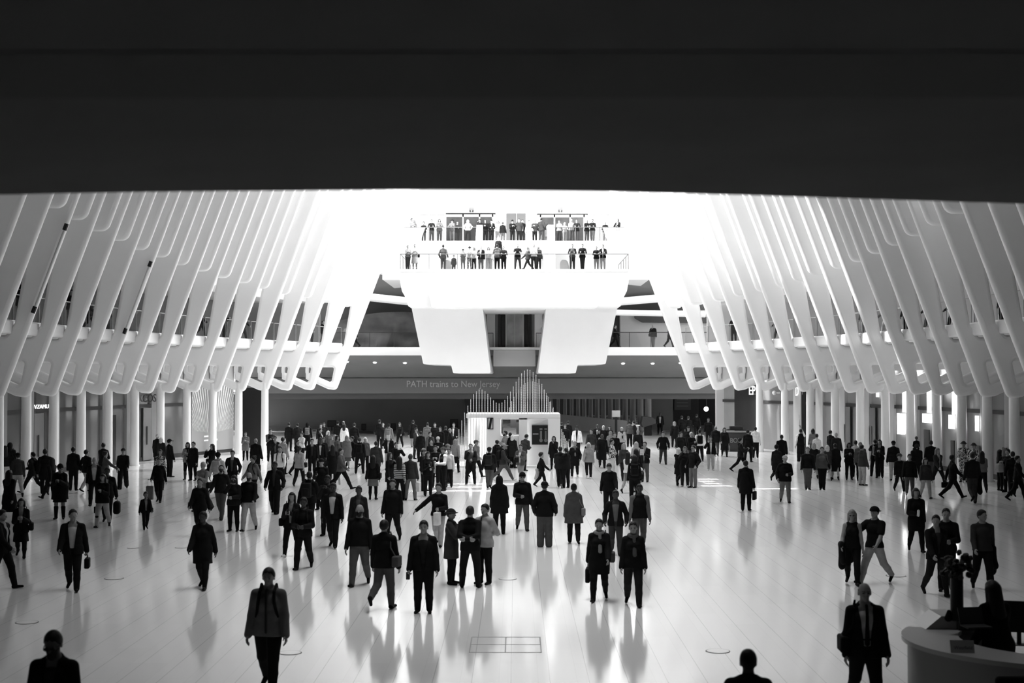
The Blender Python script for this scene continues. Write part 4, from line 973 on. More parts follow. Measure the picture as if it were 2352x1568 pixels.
    if opts.get('scarf') is not None:
        f = Field(T((0,0,.78)) - (.16,.16,.32), T((0,0,.88)) + .12, u)
        for k in range(10):
            t0, t1 = [2*math.pi*(k+j)/10 for j in (0,1)]
            f.cone(T((.046*math.cos(t0), .008+.046*math.sin(t0), .838+.008*math.sin(t0))), T((.046*math.cos(t1), .008+.046*math.sin(t1), .838+.008*math.sin(t1))), .021, .021, .012)
        f.cone(T((.012,-.05,.83)), T((.018,-.096,.62)), .016, .021, .01, (1.2,.6,1))
        out['scarf'] = ([f.mesh()], cloth(opts['scarf']))
    # ---- hair and hats
    def hair_field(kind, ex=.0105):
        f = Field(HP - .26, HP + (.24,.24,.26), u); R = HR
        def L(X,Y,Z):
            X,Y,Z = (X-HP[0])/hs,(Y-HP[1])/hs,(Z-HP[2])/hs
            return R[0,0]*X+R[1,0]*Y+R[2,0]*Z, R[0,1]*X+R[1,1]*Y+R[2,1]*Z, R[0,2]*X+R[1,2]*Y+R[2,2]*Z
        def e(c, r, k=.01): f.ell(np.array(c)*hs, np.array(r)*hs, HF, k)
        def hc(a, b, ra, rb, k=.015, sq=(1,1,1)): f.cone(hd(a), hd(b), ra*hs, rb*hs, k, sq)
        ex2 = {'c': .024, 'n': .005}.get(kind, ex)
        if kind in 'slbpunc':
            e((0,.009,.073), (.0445+ex2*.7,.0545+ex2*.75,.056+ex2*.85))
            if kind in 'slbpu': e((0,-.010,.104), (.036,.040,.025), .012)
            off = {'n': .075}.get(kind, .060)
            def face(X,Y,Z):
                x,y,z = L(X,Y,Z); d = (off - z - 1.05*y + .006*np.sin(x*230 + 1.3) - .1*np.abs(x))*.7
                if kind in 'lb': d = np.maximum(d, np.maximum(-.036 + np.abs(x)*-1 + .07 - .07, -1)*0 + np.where((np.abs(x) < .036) & (y < -.005) & (z < .085), .02, -1))
                if kind == 'n': d = np.maximum(d, z - .082)
                return d
            if kind in 'lb':
                end = -.135 if kind == 'l' else -.012
                hc((0,.034,.06), (0,.044,end), .050, .056 if kind == 'l' else .046, .02, (1.15,.7,1)); 
                for s in (1,-1): hc((s*.042,.008,.07), (s*.048,.004,end + .02), .020, .020, .015)
                f.cut(lambda X,Y,Z: (lambda q: np.where((np.abs(q[0]) < .034) & (q[1] < -.002) & (q[2] < .088), .02, np.where((q[1] < -.03), q[2]*-1 + .082, -1)))(L(X,Y,Z)))
            else: f.cut(face)
            if kind == 'p': hc((0,.058,.085), (0,.082,.045), .017, .022); hc((0,.082,.045), (0,.070,-.05), .022, .010)
            if kind == 'u': e((0,.048,.118), (.027,.027,.024), .006)
        return f, L, e, hc
    hk, ht = opts['hair']
    if hk != '0':
        f, *_ = hair_field(hk); out['hair'] = ([f.mesh()], hairmat(ht))
    if opts.get('beard') is not None:
        f, L, e, hc = hair_field('0'); hc((0,-.016,.040), (0,-.040,.006), .0425, .027, .01); f.cut(lambda X,Y,Z: (lambda q: np.maximum(q[2] - .038 - .25*np.abs(q[0]), q[1] + .002))(L(X,Y,Z)))
        out['beard'] = ([f.mesh()], hairmat(opts['beard']))
    ha = opts.get('hat')
    if ha:
        hk2, ht2 = ha; f, L, e, hc = hair_field('0')
        if hk2 in ('cap','cpb','brm'):
            e((0,.004,.076), (.060,.069,.062)); f.cut(lambda X,Y,Z: .074 - L(X,Y,Z)[2])
            if hk2 == 'brm': e((0,.002,.079), (.092,.098,.010), .008)
            else: e((0, -.082 if hk2 == 'cap' else .085, .080 if hk2 == 'cap' else .070), (.040,.048,.007), .006)
        elif hk2 == 'bee': e((0,.008,.078), (.059,.068,.070)); f.cut(lambda X,Y,Z: (lambda q: .066 + .0*q[0] - q[2] - .35*np.maximum(q[1],0))(L(X,Y,Z)))
        elif hk2 == 'hod':
            e((0,.014,.062), (.062,.070,.078), .01); hc((0,.03,.02), (0,.03,-.045), .058, .07, .02)
            f.cut(lambda X,Y,Z: (lambda q: np.where(q[2] > -.01, np.maximum(-.028 - q[1], -1) - .0, -1))(L(X,Y,Z)) )
        elif hk2 == 'hmt': e((0,.004,.078), (.060,.069,.060)); e((0,-.05,.076), (.052,.04,.008), .008); f.cut(lambda X,Y,Z: .068 - L(X,Y,Z)[2])
        out[{'cap': 'cap', 'cpb': 'cap', 'brm': 'hat', 'bee': 'beanie', 'hod': 'hood', 'hmt': 'peaked_cap'}[hk2]] = ([f.mesh()], cloth(ht2))
    if opts.get('glasses'):
        f = Field(hd((0,-.06,.06)) - .08, hd((0,-.06,.06)) + .08, min(u, .006))
        for s in (1,-1): f.ell((s*.020*hs,-.060*hs,.058*hs), np.array((.017,.006,.012))*hs, HF, .002)
        f.cone(hd((-.02,-.060,.061)), hd((.02,-.060,.061)), .003, .003, 0)
        for s in (1,-1): f.cone(hd((s*.036,-.054,.061)), hd((s*.048,.004,.058)), .003, .003, 0)
        out['glasses'] = ([f.mesh()], M_blk)
    if u < .006 and not opts.get('glasses'):
        f = Field(hd((0,-.06,.06)) - .06, hd((0,-.06,.06)) + .06, .0022)
        for s in (1,-1):
            f.ell((s*.0195*hs,-.0500*hs,.0575*hs), np.array((.0085,.006,.0045))*hs, HF, 0); f.cone(hd((s*.010,-.0535,.0695)), hd((s*.030,-.048,.071)), .0026, .002, 0)
        out['eyes'] = ([f.mesh()], hairmat('1'))
    return out, dict(T=T, TF=TF, A=A, J=J, hz=hz2, shw=shw, HR=HR, HP=HP)
BAGN = {'bp': 'backpack', 'sb': 'shoulder_bag', 'hb': 'handbag', 'cs': 'briefcase', 'sp': 'shopping_bag', 'su': 'suitcase', 'dl': 'duffel_bag', 'rb': 'holdall', 'ph': 'phone', 'pp': 'paper_sheet', 'ct': 'draped_coat', 'cm': 'camera', 'tb': 'rolled_poster', 'cu': 'paper_cup', 'pl': 'camera_pole', 'bd': 'board'}
BAGV = {'bp': 'worn by', 'ct': 'carried over the arm of', 'su': 'beside', 'sb': 'hanging from the shoulder of'}
def build_bag(kind, s, K, u, H):
    A = K['A'][s]; wr, d = A[2], A[3]; T = K['T']; hand = wr + d*.05
    f = Field(np.minimum(T((-.3,-.3,.1)), hand - .35), np.maximum(T((.3,.3,1.0)), hand + .3), min(u, .010)); k = .004
    if kind == 'bp':
        f.rbox((0,.128,.69), (.082,.05,.125), .03, K['TF']); f.rbox((0,.178,.655), (.06,.02,.07), .018, K['TF'], .01)
        for q in (1,-1):
            pts = [(q*.055,.085,.80),(q*.06,.02,.865),(q*.058,-.06,.815),(q*.066,-.088,.73),(q*.085,-.05,.62),(q*.08,.08,.60)]
            for a, b in zip(pts, pts[1:]): f.cone(T(a), T(b), .012, .012, k)
    elif kind in ('sb','dl'):
        w, h = (.036, .062) if kind == 'sb' else (.055, .075)
        c = T((s*.155,.02,.545)); f.rbox(c, (w,.085 if kind == 'sb' else .12,h), .02)
        pts = [c + (0,-.05,h), T((s*.10,-.07,.70)), T((s*.075,.0,.865)), T((s*.10,.07,.70)), c + (0,.05,h)]
        for a, b in zip(pts, pts[1:]): f.cone(a, b, .0075, .0075, k)
    elif kind in ('hb','cs','sp','rb'):
        w, dd, h = {'hb': (.030,.085,.062), 'cs': (.028,.115,.085), 'sp': (.045,.085,.10), 'rb': (.06,.10,.115)}[kind]
        c = hand + (0,0,-.045-h); f.rbox(c, (w,dd,h), .05 if kind == 'rb' else .014)
        for a, b in (((0,-dd*.5,h), (0,0,h+.05)), ((0,dd*.5,h), (0,0,h+.05))): f.cone(c + a, c + b, .006, .006, k)
    elif kind == 'su': c = np.array((s*.21,.05,.19)); f.rbox(c, (.075,.055,.17), .02); f.cone(c + (.04,0,.16), c + (.04,0,.31), .006, .006); f.cone(c + (-.04,0,.16), c + (-.04,0,.31), .006, .006); f.cone(c + (-.04,0,.31), c + (.04,0,.31), .008, .008); f.cone(c + (-.05,0,-.172), c + (.05,0,-.172), .014, .014)
    elif kind == 'ph': f.rbox(wr + d*.075, (.022,.006,.042), .004)
    elif kind == 'cm': f.rbox(wr + d*.07 + (-s*.03,-.01,.01), (.042,.022,.03), .006); f.cone(wr + d*.07 + (-s*.03,-.03,.008), wr + d*.07 + (-s*.03,-.065,.008), .02, .022)
    elif kind == 'pp': f.rbox(wr + d*.07 + (-s*.02,0,.03), (.055,.006,.075), .003)
    elif kind == 'bd': f.rbox(wr + d*.06 + (-s*.03,-.01,-.07), (.035,.012,.14), .004)
    elif kind == 'cu': f.cone(wr + d*.06 + (0,-.01,-.02), wr + d*.06 + (0,-.01,.05), .017, .022, 0)
    elif kind == 'tb': f.cone(hand + (0,0,.02), hand + (-s*.09,-.05,-.27), .022, .026)
    elif kind == 'pl': f.cone(hand + (0,0,-.3), hand + (-s*.02,-.02,.36), .007, .007); f.cone(hand + (-s*.02,-.02,.36), hand + (s*.16,-.02,.35), .014, .014)
    elif kind == 'ct':
        c = wr - d*.03; f.cone(c + (0,-.03,0), c + (0,.03,-.26), .05, .07, .03, (.7,1,1)); f.cone(c + (-.02,.03,0), c + (.02,-.05,-.20), .045, .05, .03, (.7,1,1))
    return f.mesh()
PEOPLE = []
def person(base, rz, H, Zd, outfit, pose, label, group):
    o = {'flags': '', 'skin': '1', 'top': ('jk','0'), 'bot': ('tr','0'), 'hair': ('s','0')}; bags = []
    for t in outfit.split():
        if '@' in t: bags.append((t[:2], 1 if t[3] == 'L' else -1, t[4]))
        elif t in ('f','c'): o['flags'] += t
        elif t == 'boot': o['boot'] = 1
        elif t == 'gl': o['glasses'] = 1
        elif t == 'hood': o['hood'] = 1
        elif t == 'zip': o['zip'] = 1
        elif t[0] == 'S': o['skin'] = t[1]
        elif t[0] == 'W': o['w'] = float(t[1:])
        elif t[0] == 'h' and len(t) == 3 and t[1] in 'slbpunc0' : o['hair'] = (t[1], t[2])
        elif t[:2] == 'op': o['open'] = t[2]; o['ow'] = 1.6 if len(t) > 3 else 1.
        elif t[:2] == 'un': o['under'] = t[2]
        elif t[:2] == 'bd': o['beard'] = t[2]
        elif t[:2] == 'ti': o['tie'] = t[2]
        elif t[:2] == 'sc': o['scarf'] = t[2]
        elif t[:2] == 'tg': o['tights'] = t[2]
        elif t[:2] == 'so': o['shoe'] = t[2]
        elif t[:3] in ('cap','cpb','brm','bee','hod','hmt'): o['hat'] = (t[:3], t[3])
        elif t[:2] in ('tr','sl','wt','sk','dr'): o['bot'] = (t[:2], t[2])
        else: o['top'] = (t[:2], t[2])
    legs = 'st'; aL = aR = ARMS['dn']; lean = hy = hp = 0
    for t in pose.split():
        if t in LEGS: legs = t
        elif t[:2] == 'A:': aL = aR = ARMS[t[2:]]
        elif t[:2] == 'L:': aL = ARMS[t[2:]]
        elif t[:2] == 'R:': aR = ARMS[t[2:]]
        elif t[:2] == 'ln': lean = float(t[2:])
        elif t[:2] == 'hy': hy = float(t[2:])
        elif t[:2] == 'hp': hp = float(t[2:])
    if legs in ('wl','sl') and 'A' not in pose and 'L:' not in pose: aL = ARMS['wb']
    if legs in ('wl','sl') and 'A' not in pose and 'R:' not in pose: aR = ARMS['wf']
    if legs in ('wr','sr') and 'A' not in pose and 'L:' not in pose: aL = ARMS['wf']
    if legs in ('wr','sr') and 'A' not in pose and 'R:' not in pose: aR = ARMS['wb']
    for bk, s, tn in bags:
        if bk in ('hb','cs','sp','rb','ph','cm','tb','cu','pl'): o['gL' if s > 0 else 'gR'] = 1
    v = min(.019, max(.0068, 1.15 * Zd / F))
    out, K = build_person(H, v, o, legs, aL, aR, lean, hy, hp)
    e = empty('person', base, label, 'person', group, rz=rz)
    for nm, val in out.items():
        for parts, m in (val if isinstance(val, list) else [val]):
            me = to_mesh(nm, parts, H, m)
            if me: obj(nm, me, parent=e)
    for bk, s, tn in bags:
        me = to_mesh(BAGN[bk], [build_bag(bk, s, K, v / H, H)], H, cloth(tn) if bk not in ('ph','cm') else M_blk)
        if not me: continue
        co = np.empty(len(me.vertices)*3, np.float32); me.vertices.foreach_get('co', co); co = co.reshape(-1,3); c = co.mean(0); co -= c; me.vertices.foreach_set('co', co.ravel())
        tone = ['black','black','black','dark grey','dark grey','grey','grey','pale grey','white','white'][int(tn)]
        lab = '%s %s %s the %s' % ('black' if bk in ('ph','cm') else tone, BAGN[bk].replace('_', ' '), BAGV.get(bk, 'held by'), label)
        ob = obj(BAGN[bk], me, label=' '.join(lab.split()[:16]), cat={'bp':'backpack','ph':'phone','cm':'camera','su':'suitcase','pp':'paper','ct':'coat','tb':'poster','cu':'cup','pl':'camera pole','bd':'board'}.get(bk, 'bag'))
        ob.location = Vector(base) + Matrix.Rotation(rz, 3, 'Z') @ Vector(c); ob.rotation_euler = (0,0,rz)
    return e
# ================================================================== WHO STANDS WHERE  (picture column of the head, row of its top, height, facing | clothes | pose | label)
FLOOR = '''
12 1023 1.66 -150|f jk0 sk6 tg1 cap0 hl0|st L:ph|woman in black cap and jacket with pale skirt at the left edge
24 1016 1.78 170|jk0 tr0 hod0 sb@R1|st|tall hooded dark figure behind the capped woman at the left edge
41 1037 1.72 -150|sh2 tr6 cap0|wl A:dn|man in dark shirt, flat cap and pale trousers near the left edge
22 1076 1.72 165 |f lc0 sl0 hl0|wr|person in long black coat, back turned, in front of the pale trousered man
75 1032 1.72 -100|jk1 sl0 hs0 bp@L0|sl R:cup L:wb|man striding left with one hand out beside the second left column
104 1028 1.82 -165|W1.18 ct0 tr0 hs0|wl|broad man in dark overcoat seen from behind at the left columns
119 1045 1.64 -120|f ct0 sl0 hl0|sl|woman in black coat and heels beside the broad man at left
138 1066 1.76 5|f po0 sk0 boot bee0 gl S2|st A:ph|woman in black poncho, dark glasses and tall boots reading her phone
169 1026 1.76 178|bl0 tr0 hs0|st|man in dark suit with his back turned, left of the khaki trousers
199 1030 1.72 150|jk0 tr6 hs0|wl A:pk|man in dark jacket and khaki trousers walking away, left side
238 1017 1.74 175|f jk0 tr0 hu0|st A:ph|woman with piled up dark hair and black jacket by the left shop
243 1036 1.66 120|f sw3 sl0 hu0|st R:rch|woman in grey sweater pointing right by the left shop
217 1047 1.76 12|bl0 op7w tr0 hn7|wr|white-haired man in open black jacket and white shirt, left
246 1070 1.78 8|jk0 op7 tr0 hs0 S3 rb@L0|wl|man in black jacket swinging a round black holdall
236 1085 1.66 0|f jk0 tr6 boot so0 hl0 hb@R0|wr L:ph|woman in black top, cream trousers and black boots, left
283 1027 1.70 10|sh0 wt0 cap1|wr|man in loose black shirt and flat cap walking towards us, left
362 996 1.76 160|ct0 tr0 hn7|st|white-haired man in long black coat by the tall left shop door
371 1004 1.62 165|f ct1 sl0 hb7|st|white-haired woman beside the white-haired man at the shop door
390 1008 1.74 130|jk0 tr0 cap0|st A:dn|man in black coat and cap standing right of the white-haired pair
368 1032 1.64 10|f jkf sl0 hl1|st|woman in patterned pale jacket behind the woman with suitcase
365 1049 1.66 0|f sw0 sl0 hp1 su@R4|wl|woman in black sweater and leggings pulling a grey suitcase
335 1130 1.12 25|c jk0 op5 sl0 hs1 sb@L0 S2|wr|small child in dark jacket crossing the floor alone at left
168 1165 1.77 10|W1.05 jk0 op7w tr0 hs1 so0 hb@L0|wl hy-25|man in open black jacket and white shirt carrying a black bag
49 1136 1.58 15|f bl0 op5 sk0 tg0 hb0 sb@L0|sl L:ph R:ph|woman in dark blazer and skirt with a boxy black handbag, left
6 1166 1.74 80|jk0 op6 tr0 hs0|wl|dark-clothed person cut off by the left edge, low down
125 1446 1.86 -4|W1.1 bl0 un2 op2 tr0 hs0 gl S2 bd1|st hp22|man in dark suit looking down, cut by the bottom edge at left
431 1015 1.68 -5|f jk5 op8 sl0 hb0 boot so3 sc0|st A:ph|woman in grey jacket and white top with grey boots, left centre
444 1014 1.72 -20|f ct0 sl0 hs0|st|person in black coat behind the woman in grey jacket
487 1017 1.68 -40|f ct0 sl0 hl1 gl sb@R0|wr R:ear|woman in sunglasses hoisting a big black bag, by the striped hoarding
501 1036 1.76 175|sh7 tr1 bee0 bp@L6|wl|person in pale hoodie and dark cap with backpack straps, back turned
466 1058 1.72 -25|sw5 tr2 hs6 sb@L0|wr L:ph|grey-haired man in pale sweater with a shoulder bag
508 1064 1.80 -10|sw1 tr3 hs0 bd0|wl hp-28 hy-20|bearded man in dark sweater and jeans looking up, left centre
534 1034 1.74 0|jk0 tr0 hs0 op3|st A:pk|man in black jacket with hands in pockets, behind the camera woman
581 1044 1.72 -30|f sw4 tr0 hu0 bp@R0|wl hy40|person in grey sweater glancing sideways, behind the bald man
459 1095 1.70 -5|f jk0 tr0 hs1 sb@R5|wl|woman in black jacket with a pale strap across her chest
537 1091 1.66 -8|f jk1 hood sl0 hl1 cm@R0|st R:cm L:cup|woman in dark hooded jacket raising a camera, left centre
572 1081 1.78 -4|sw0 tr6 so0 hn1 bd1|wr|bald bearded man in black sweater and pale trousers
564 992 1.56 5|f ct4 sl0 hs1|st A:ph|woman in mottled grey coat by the black wall recess
588 1006 1.76 170|jk0 tr0 hn4|st|bald man in black coat, back turned, by the black wall recess
621 985 1.76 25|vs0 un3 tr0 hs1 cm@R0|st A:ph|man in black vest with grey sleeves holding a camera by a column
632 1001 1.72 15|f jk1 op4 tr0 hs1|st R:chn|person in grey top with a hand at the chin, left crowd
650 1004 1.74 160|f jk6 tr0 hs1|st L:cm|person in pale coat lifting an arm, left crowd
643 1022 1.76 0|sh9 tr0 ti4 hs0 bp@L0|wr|man in white shirt and grey tie wearing a dark backpack
631 1057 1.78 -3|jk0 op2 wt0 hs0 S3|wl A:pk|dark-skinned man in wide black jacket, hands in pockets, left centre
664 970 1.78 170|jk0 tr0 hs0|st|dark-jacketed person at the far left of the crowd against the wall
683 971 1.76 -150|jk0 tr0 hs0|st|second dark person against the far wall, by a bright ledge
706 970 1.76 185|jk0 un4 tr0 hod0 bp@L4|st|hooded person with a grey backpack against the far wall
693 993 1.62 -30|f ts8 tr0 hs1|st A:ph|person in white T-shirt inside the left crowd
684 1008 1.70 60|f jk0 tr0 hp0|wl|person with dark ponytail looking right inside the left crowd
688 1022 1.72 170|f jk6 tr0 hp0 sb@R0|wr|woman in pale grey jacket with large black shoulder bag, back turned
717 1007 1.72 10|jk0 op2 tr0 hs0|st|man in open black jacket and dark grey shirt, left crowd
736 1005 1.74 5|bl0 op8 tr0 hs0 S3|st|man in dark suit and white shirt inside the left crowd
736 983 1.74 80|bl0 op9 tr0 hs0|st|man in dark suit in profile, white collar, behind the crowd
737 973 1.72 20|jk0 tr0 hs0|st|dark person behind the man in profile at the far wall
744 970 1.76 0|jk0 tr0 hs0 S2|st|second dark person behind the man in profile at the far wall
754 989 1.62 40|f jk3 tr2 hb8|st|white-haired woman with striped bag straps in the left crowd
743 1004 1.60 0|f jk1 tr0 hb1|st|round-faced woman next to the suited man in the left crowd
738 1053 1.76 -10|W1.1 jk0 tr0 hmt0 ph@R0|st R:ph|uniformed officer in peaked cap looking at a phone
711 1079 1.78 165|jk0 tr0 hs0 bp@R1|wl hy-20|man in black jacket seen from behind at the left crowd's front
776 967 1.78 160|jk0 tr0 cap0|st|person in black jacket and cap bending by the far wall
789 966 1.80 178|jk0 tr0 hn2|st|bald person in black at the far wall behind the white blouse
791 973 1.72 172|f po8 sk2 hl1|st|girl with long brown hair and loose white blouse, back turned
814 971 1.80 180|bl0 tr0 hs0|st|man in black suit, back turned, at the far wall
769 998 1.62 -20|f jk5 tr1 hb6|st|person with fair hair beside the white-haired woman
775 1000 1.62 60|f sw3 tr1 hb0|st|woman with dark bob in grey knit, middle of the left crowd
764 1021 1.66 -170|f lc0 tr0 hl0|st|woman in long black coat between the officer and the grey jacket
784 1023 1.78 75|jk3 tr0 hs1 tb@L8|sl|man in grey jacket walking right with a rolled white poster
796 1000 1.68 -150|f po4 dr3 hb5|st|woman in grey shawl and long grey skirt, fair hair
808 997 1.70 -60|jk0 sl0 hs0 sp@L8|sl|dark person striding behind the woman in the grey shawl
826 1004 1.72 178|jk0 tr0 hs2 bp@L0|wd|man in black with a dark backpack standing legs apart
839 1004 1.66 20|f jk3 tr0 hb9|st|white-haired person beside the man with legs apart
864 1013 1.72 175|ct2 tr0 hs1|st|man in dark brown coat and white collar, back turned
872 963 1.86 165|W1.1 jk0 tr0 hs0|st|tall dark man at the far wall, left of the notice board
880 971 1.66 30|f ct0 tr0 hs3|st|woman with light hair against the tall dark man
893 998 1.72 -10|jk0 op7 tr6 hs1 pp@R8|st R:cm|man in black jacket and light trousers holding up a white sheet
857 1045 1.66 175|f jk0 sk4 tg0 hl0 sb@R0|st L:wb|woman with long black hair and patterned grey skirt, back turned
893 973 1.70 178|jk4 tr0 bee1 bp@L4|st|person in dark beanie with a grey backpack at the far wall
918 968 1.68 -10|f jk0 tr0 hl0 sb@L0|wr|woman with long dark hair and black jacket near a notice board
910 1013 1.72 20|sw0 tr0 hs0 pp@L9|wl L:ear|person in black holding white papers behind the head
949 963 1.82 175|ct0 tr5 hs0 sb@R0|wl|man in black coat and grey trousers walking away at the far wall
956 982 1.74 55|bl2 op8 tr1 hs1|wd A:ph|man in dark suit standing alone left of the booth
966 990 1.66 -160|jk0 tr0 hs0|st|dark person close behind the man in the dark suit
982 970 1.74 178|ct4 tr3 hs0|st|person in grey coat, back turned, left of the booth
999 971 1.74 5|jk0 tr0 hs1|st|man in black top facing us, right of the grey coat
988 991 1.68 40|vs1 un3 tr0 hs0|st|person in vest with patterned sleeves behind the group
1006 1003 1.66 0|f ct0 tr0 bee7|st L:ph|woman in pale beanie holding up a hand behind the group
991 1009 1.72 40|jk0 tr0 hs0|st hp-22|man looking upwards in black behind the talking group
1011 980 1.72 -20|jk0 tr0 hs0|st|dark person left of the booth, leftmost of the row by the rods
1024 978 1.72 160|jk0 tr0 hs0 S2|st|dark person left of the booth, second by the rods
1042 971 1.76 -10|jk0 op8 tr0 hs0|st|man in open black jacket in front of a dark notice board
1034 983 1.70 90|jk0 tr0 hn3|st A:ph|bald man in black in profile by the rods
1046 1006 1.66 172|f sw5 sk0 tg0 boot hl5|wr|woman with fair hair, grey sweater, black skirt and boots by the booth
896 1039 1.70 60|f ct0 tr0 hl2|st L:chn|woman with long curly hair and black coat, centre left
918 1045 1.68 175|f shz tr0 hl0 sb@R0|wr|woman in black with a black and white striped top
943 1042 1.72 170|jk2 hood tr4 hs2 sp@R7|wd|person in dark hooded coat and pale trousers with a printed carrier bag
974 1030 1.70 60|jk0 tr0 bee2|st|person in dark knitted hat at the back of the talking group
983 1037 1.70 20|f jk0 tr0 hl0 ph@R8|st R:ph L:cup|dark-haired woman in black holding a phone and a grey coat
1000 1023 1.74 0|jk0 tr0 hs1|st A:ph|man in black facing us in the middle of the talking group
1018 1026 1.76 -60|vs0 un7 tr0 brm0 bd@L7|st A:cup|man in dark hat and vest with pale sleeves holding a board
1029 1019 1.70 60|jk6 tr0 cap3|st|person in pale jacket and grey cap behind the hat man
1031 1029 1.62 -10|f jk7 tr0 hs0|st|woman in white jacket at the right of the talking group
902 1097 1.76 -8|W1.15 jk0 tr0 hs0|wr A:dn|man in wide black coat walking towards us, centre left
1007 1106 1.74 -10|sw0 tr6 hs0 sp@L8|wl R:out L:cup|young man in black top and pale trousers with a white carrier bag
1081 1018 1.74 0|ct0 op3w tr0 hs3|wd R:chn L:cup|man in open black coat with hand at his chin by the booth
1094 1008 1.74 60|jk4 tr0 cap3 cu@L8|wl|man in grey jacket and cap beside the booth holding a bottle
1124 1024 1.74 170|jk0 tr3 cap0 bp@L1|wl|person in black cap and jacket with a dark backpack, back to us
1141 1010 1.66 -150|f jk0 tr0 hs0 bp@R0|st|dark person with a big backpack behind the hooded walker
1157 1013 1.74 80|jk2 tr3 so8 cap5 bp@L0|sl|man in grey hoodie and pale cap striding right with a backpack
1160 989 1.865 -70|sh5 tr0 hs0 bd0|st A:ph|bearded man in pale shirt at the booth counter
1172 993 1.78 178|f jk0 tr0 hs0|st|dark-haired person hidden behind others at the booth counter
1178 998 1.68 150|f ct1 sl0 hb8|st|white-haired woman in dark coat at the booth counter
1201 995 1.83 140|jk2 tr0 hs0|ln22 A:ph st|man in dark grey jacket leaning over the booth counter
1196 1015 1.72 -20|jk3 op8 tr5 hs1 hb@R0|sl A:ph|person in grey jacket and pale trousers stepping past the poster
1272 1001 1.66 -10|f ct0 sl0 hb0|st L:chn|woman in black coat and dark bob in front of the booth poster
1244 1039 1.42 100|c jk0 tr0 hs0 ct@L7|wl|boy in black with a pale coat over his back, centre
1287 1023 1.74 168|W1.12 pf1 tr0 hs0 so4|wl A:ph|man in black quilted jacket, back turned, right of the boy
1300 1028 1.66 -150|f jk0 tr0 hp0|st A:ph|person in black partly behind the quilted jacket
1147 1092 1.70 178|f po0 tr0 hod0|st|hooded person in flared black coat, back turned, centre
1200 1082 1.76 5|jk0 tr3 so0 bee0 gl|wl L:dn R:cup|person in black jacket, knitted hat and sunglasses looking up, centre
1251 1105 1.76 172|W1.15 jk0 wt3 cap0|st A:pk|man in bulky black jacket and cap, back turned, centre
1318 1107 1.68 178|f po3 un6 tr0 hu0 sb@R5|wl A:dn|woman with a hair bun and grey shawl walking away, centre
1399 1060 1.76 -3|jk0 hood tr0 hs0|wr hp28|man in black hoodie looking down at his feet, right centre
1376 1187 1.70 -6|f ct0 sl0 hs0 so0 boot sc5 cs@R0 sb@L3|wr|woman in black coat and light scarf carrying a black briefcase
1454 1193 1.71 -4|f jk0 tr1 hs1 sc3|wl A:dn|woman in black jacket and dark jeans right of the briefcase woman
1414 1122 1.70 -5|jk0 op4w tr2 hs0 S3|wl A:pk|dark-skinned person in open black jacket and grey top
1469 1108 1.76 -2|vs0 un4 tr3 hs0 S3|wr A:dn|man in black vest with pale sleeves, right centre
1457 1044 1.74 178|f sw0 tr0 hl1 bp@L0|st|person with long hair in a black printed sweater, back turned
1443 1035 1.66 150|f sw8 sk4 hl0 sb@R0|wr R:out|woman in white sweater with a thin black strap
1433 1016 1.68 10|f sw2 hood tr1 hl5|wr A:dn|woman with fair hair in a dark printed hoodie
1406 1008 1.76 70|shp tr7 so0 hs0|wd A:cr|man in black and white plaid shirt, arms folded
1383 994 1.76 -3|lc0 tr0 hn0 S3|wl|tall dark-skinned man in long black coat, right of the booth
1320 1011 1.70 -5|f ct0 sl0 so8 hs5 sc4|wr A:pk|woman in black coat with a long grey scarf, right of the booth
1352 1014 1.66 -8|f jk5 sl0 so8 hb7|wl L:dn|fair-haired woman in pale quilted coat beside the grey scarf woman
1325 976 1.80 -5|W1.1 jk9 op0 tr1 hs0 S3|wl|man in white jacket over dark top, right of the booth
1358 983 1.76 -12|sw2 tr5 hs1 hb@R0|wl hy30|man in dark sweater and pale trousers looking aside
1372 972 1.76 0|bl0 op9 tr0 hn0 S3|wl|man in black suit with white collar at the parapet
1386 977 1.68 5|jk0 tr0 hs8|st|white-haired person in black at the parapet
1376 987 1.62 0|f ct0 tr0 hod0|st A:ph|woman in dark headscarf below the black suited man
1400 977 1.68 -20|f jk0 tr0 hl0|st|woman with big dark hair near the sign post
1402 988 1.62 -15|f jk5 un8 tr2 hl5|wl|woman with fair hair and white top near the sign post
1412 991 1.74 0|jk0 tr1 hs0|wl|man in black bomber jacket below the sign post
1428 979 1.68 0|f jk6 un1 sl0 hs7 sc1|wr|woman in pale open jacket and dark scarf right of the sign post
1446 966 1.72 178|sw3 tr0 hs0|st|person in grey top, back turned, at the small desk
1461 966 1.74 -100|jk0 tr0 hs0|st ln14|dark person leaning on the small desk
1465 984 1.74 -6|jk1 tr0 hn4 pp@L5|wl|bald man in dark shirt holding a sheet, by the passage
1461 1014 1.64 -170|f jk6 tr1 hl6|st|woman with long fair hair behind the hoodie man
1481 1014 1.76 -25|jk0 hood op5 tr3 hs2 pp@L7|st A:ph|man in dark hoodie reading a paper, right centre
1461 1030 1.68 175|f ct0 tr0 hl0 hb@R0|st|woman in black with long black hair, back turned, right centre
1290 969 1.70 178|jk0 tr0 hs0|st|dark figure beside the booth's right edge, leftmost of three
1298 974 1.70 0|jk0 tr0 hs0|st|dark figure beside the booth's right edge, middle of three
1305 966 1.74 178|jk0 tr0 hs0|st|dark figure beside the booth's right edge, rightmost of three
1516 945 1.86 -3|ct0 op6 tr0 hn0 S3|wl|man in black overcoat walking out of the right passage
1549 966 1.74 178|ct0 tr0 hb5|wl|fair-haired person in black coat walking into the passage
1566 953 1.80 175|jk0 tr0 hs0|wl|dark person at the mouth of the right passage, leftmost of four
1581 954 1.80 178|jk0 tr0 hs1|wl|dark person at the mouth of the right passage, second of four
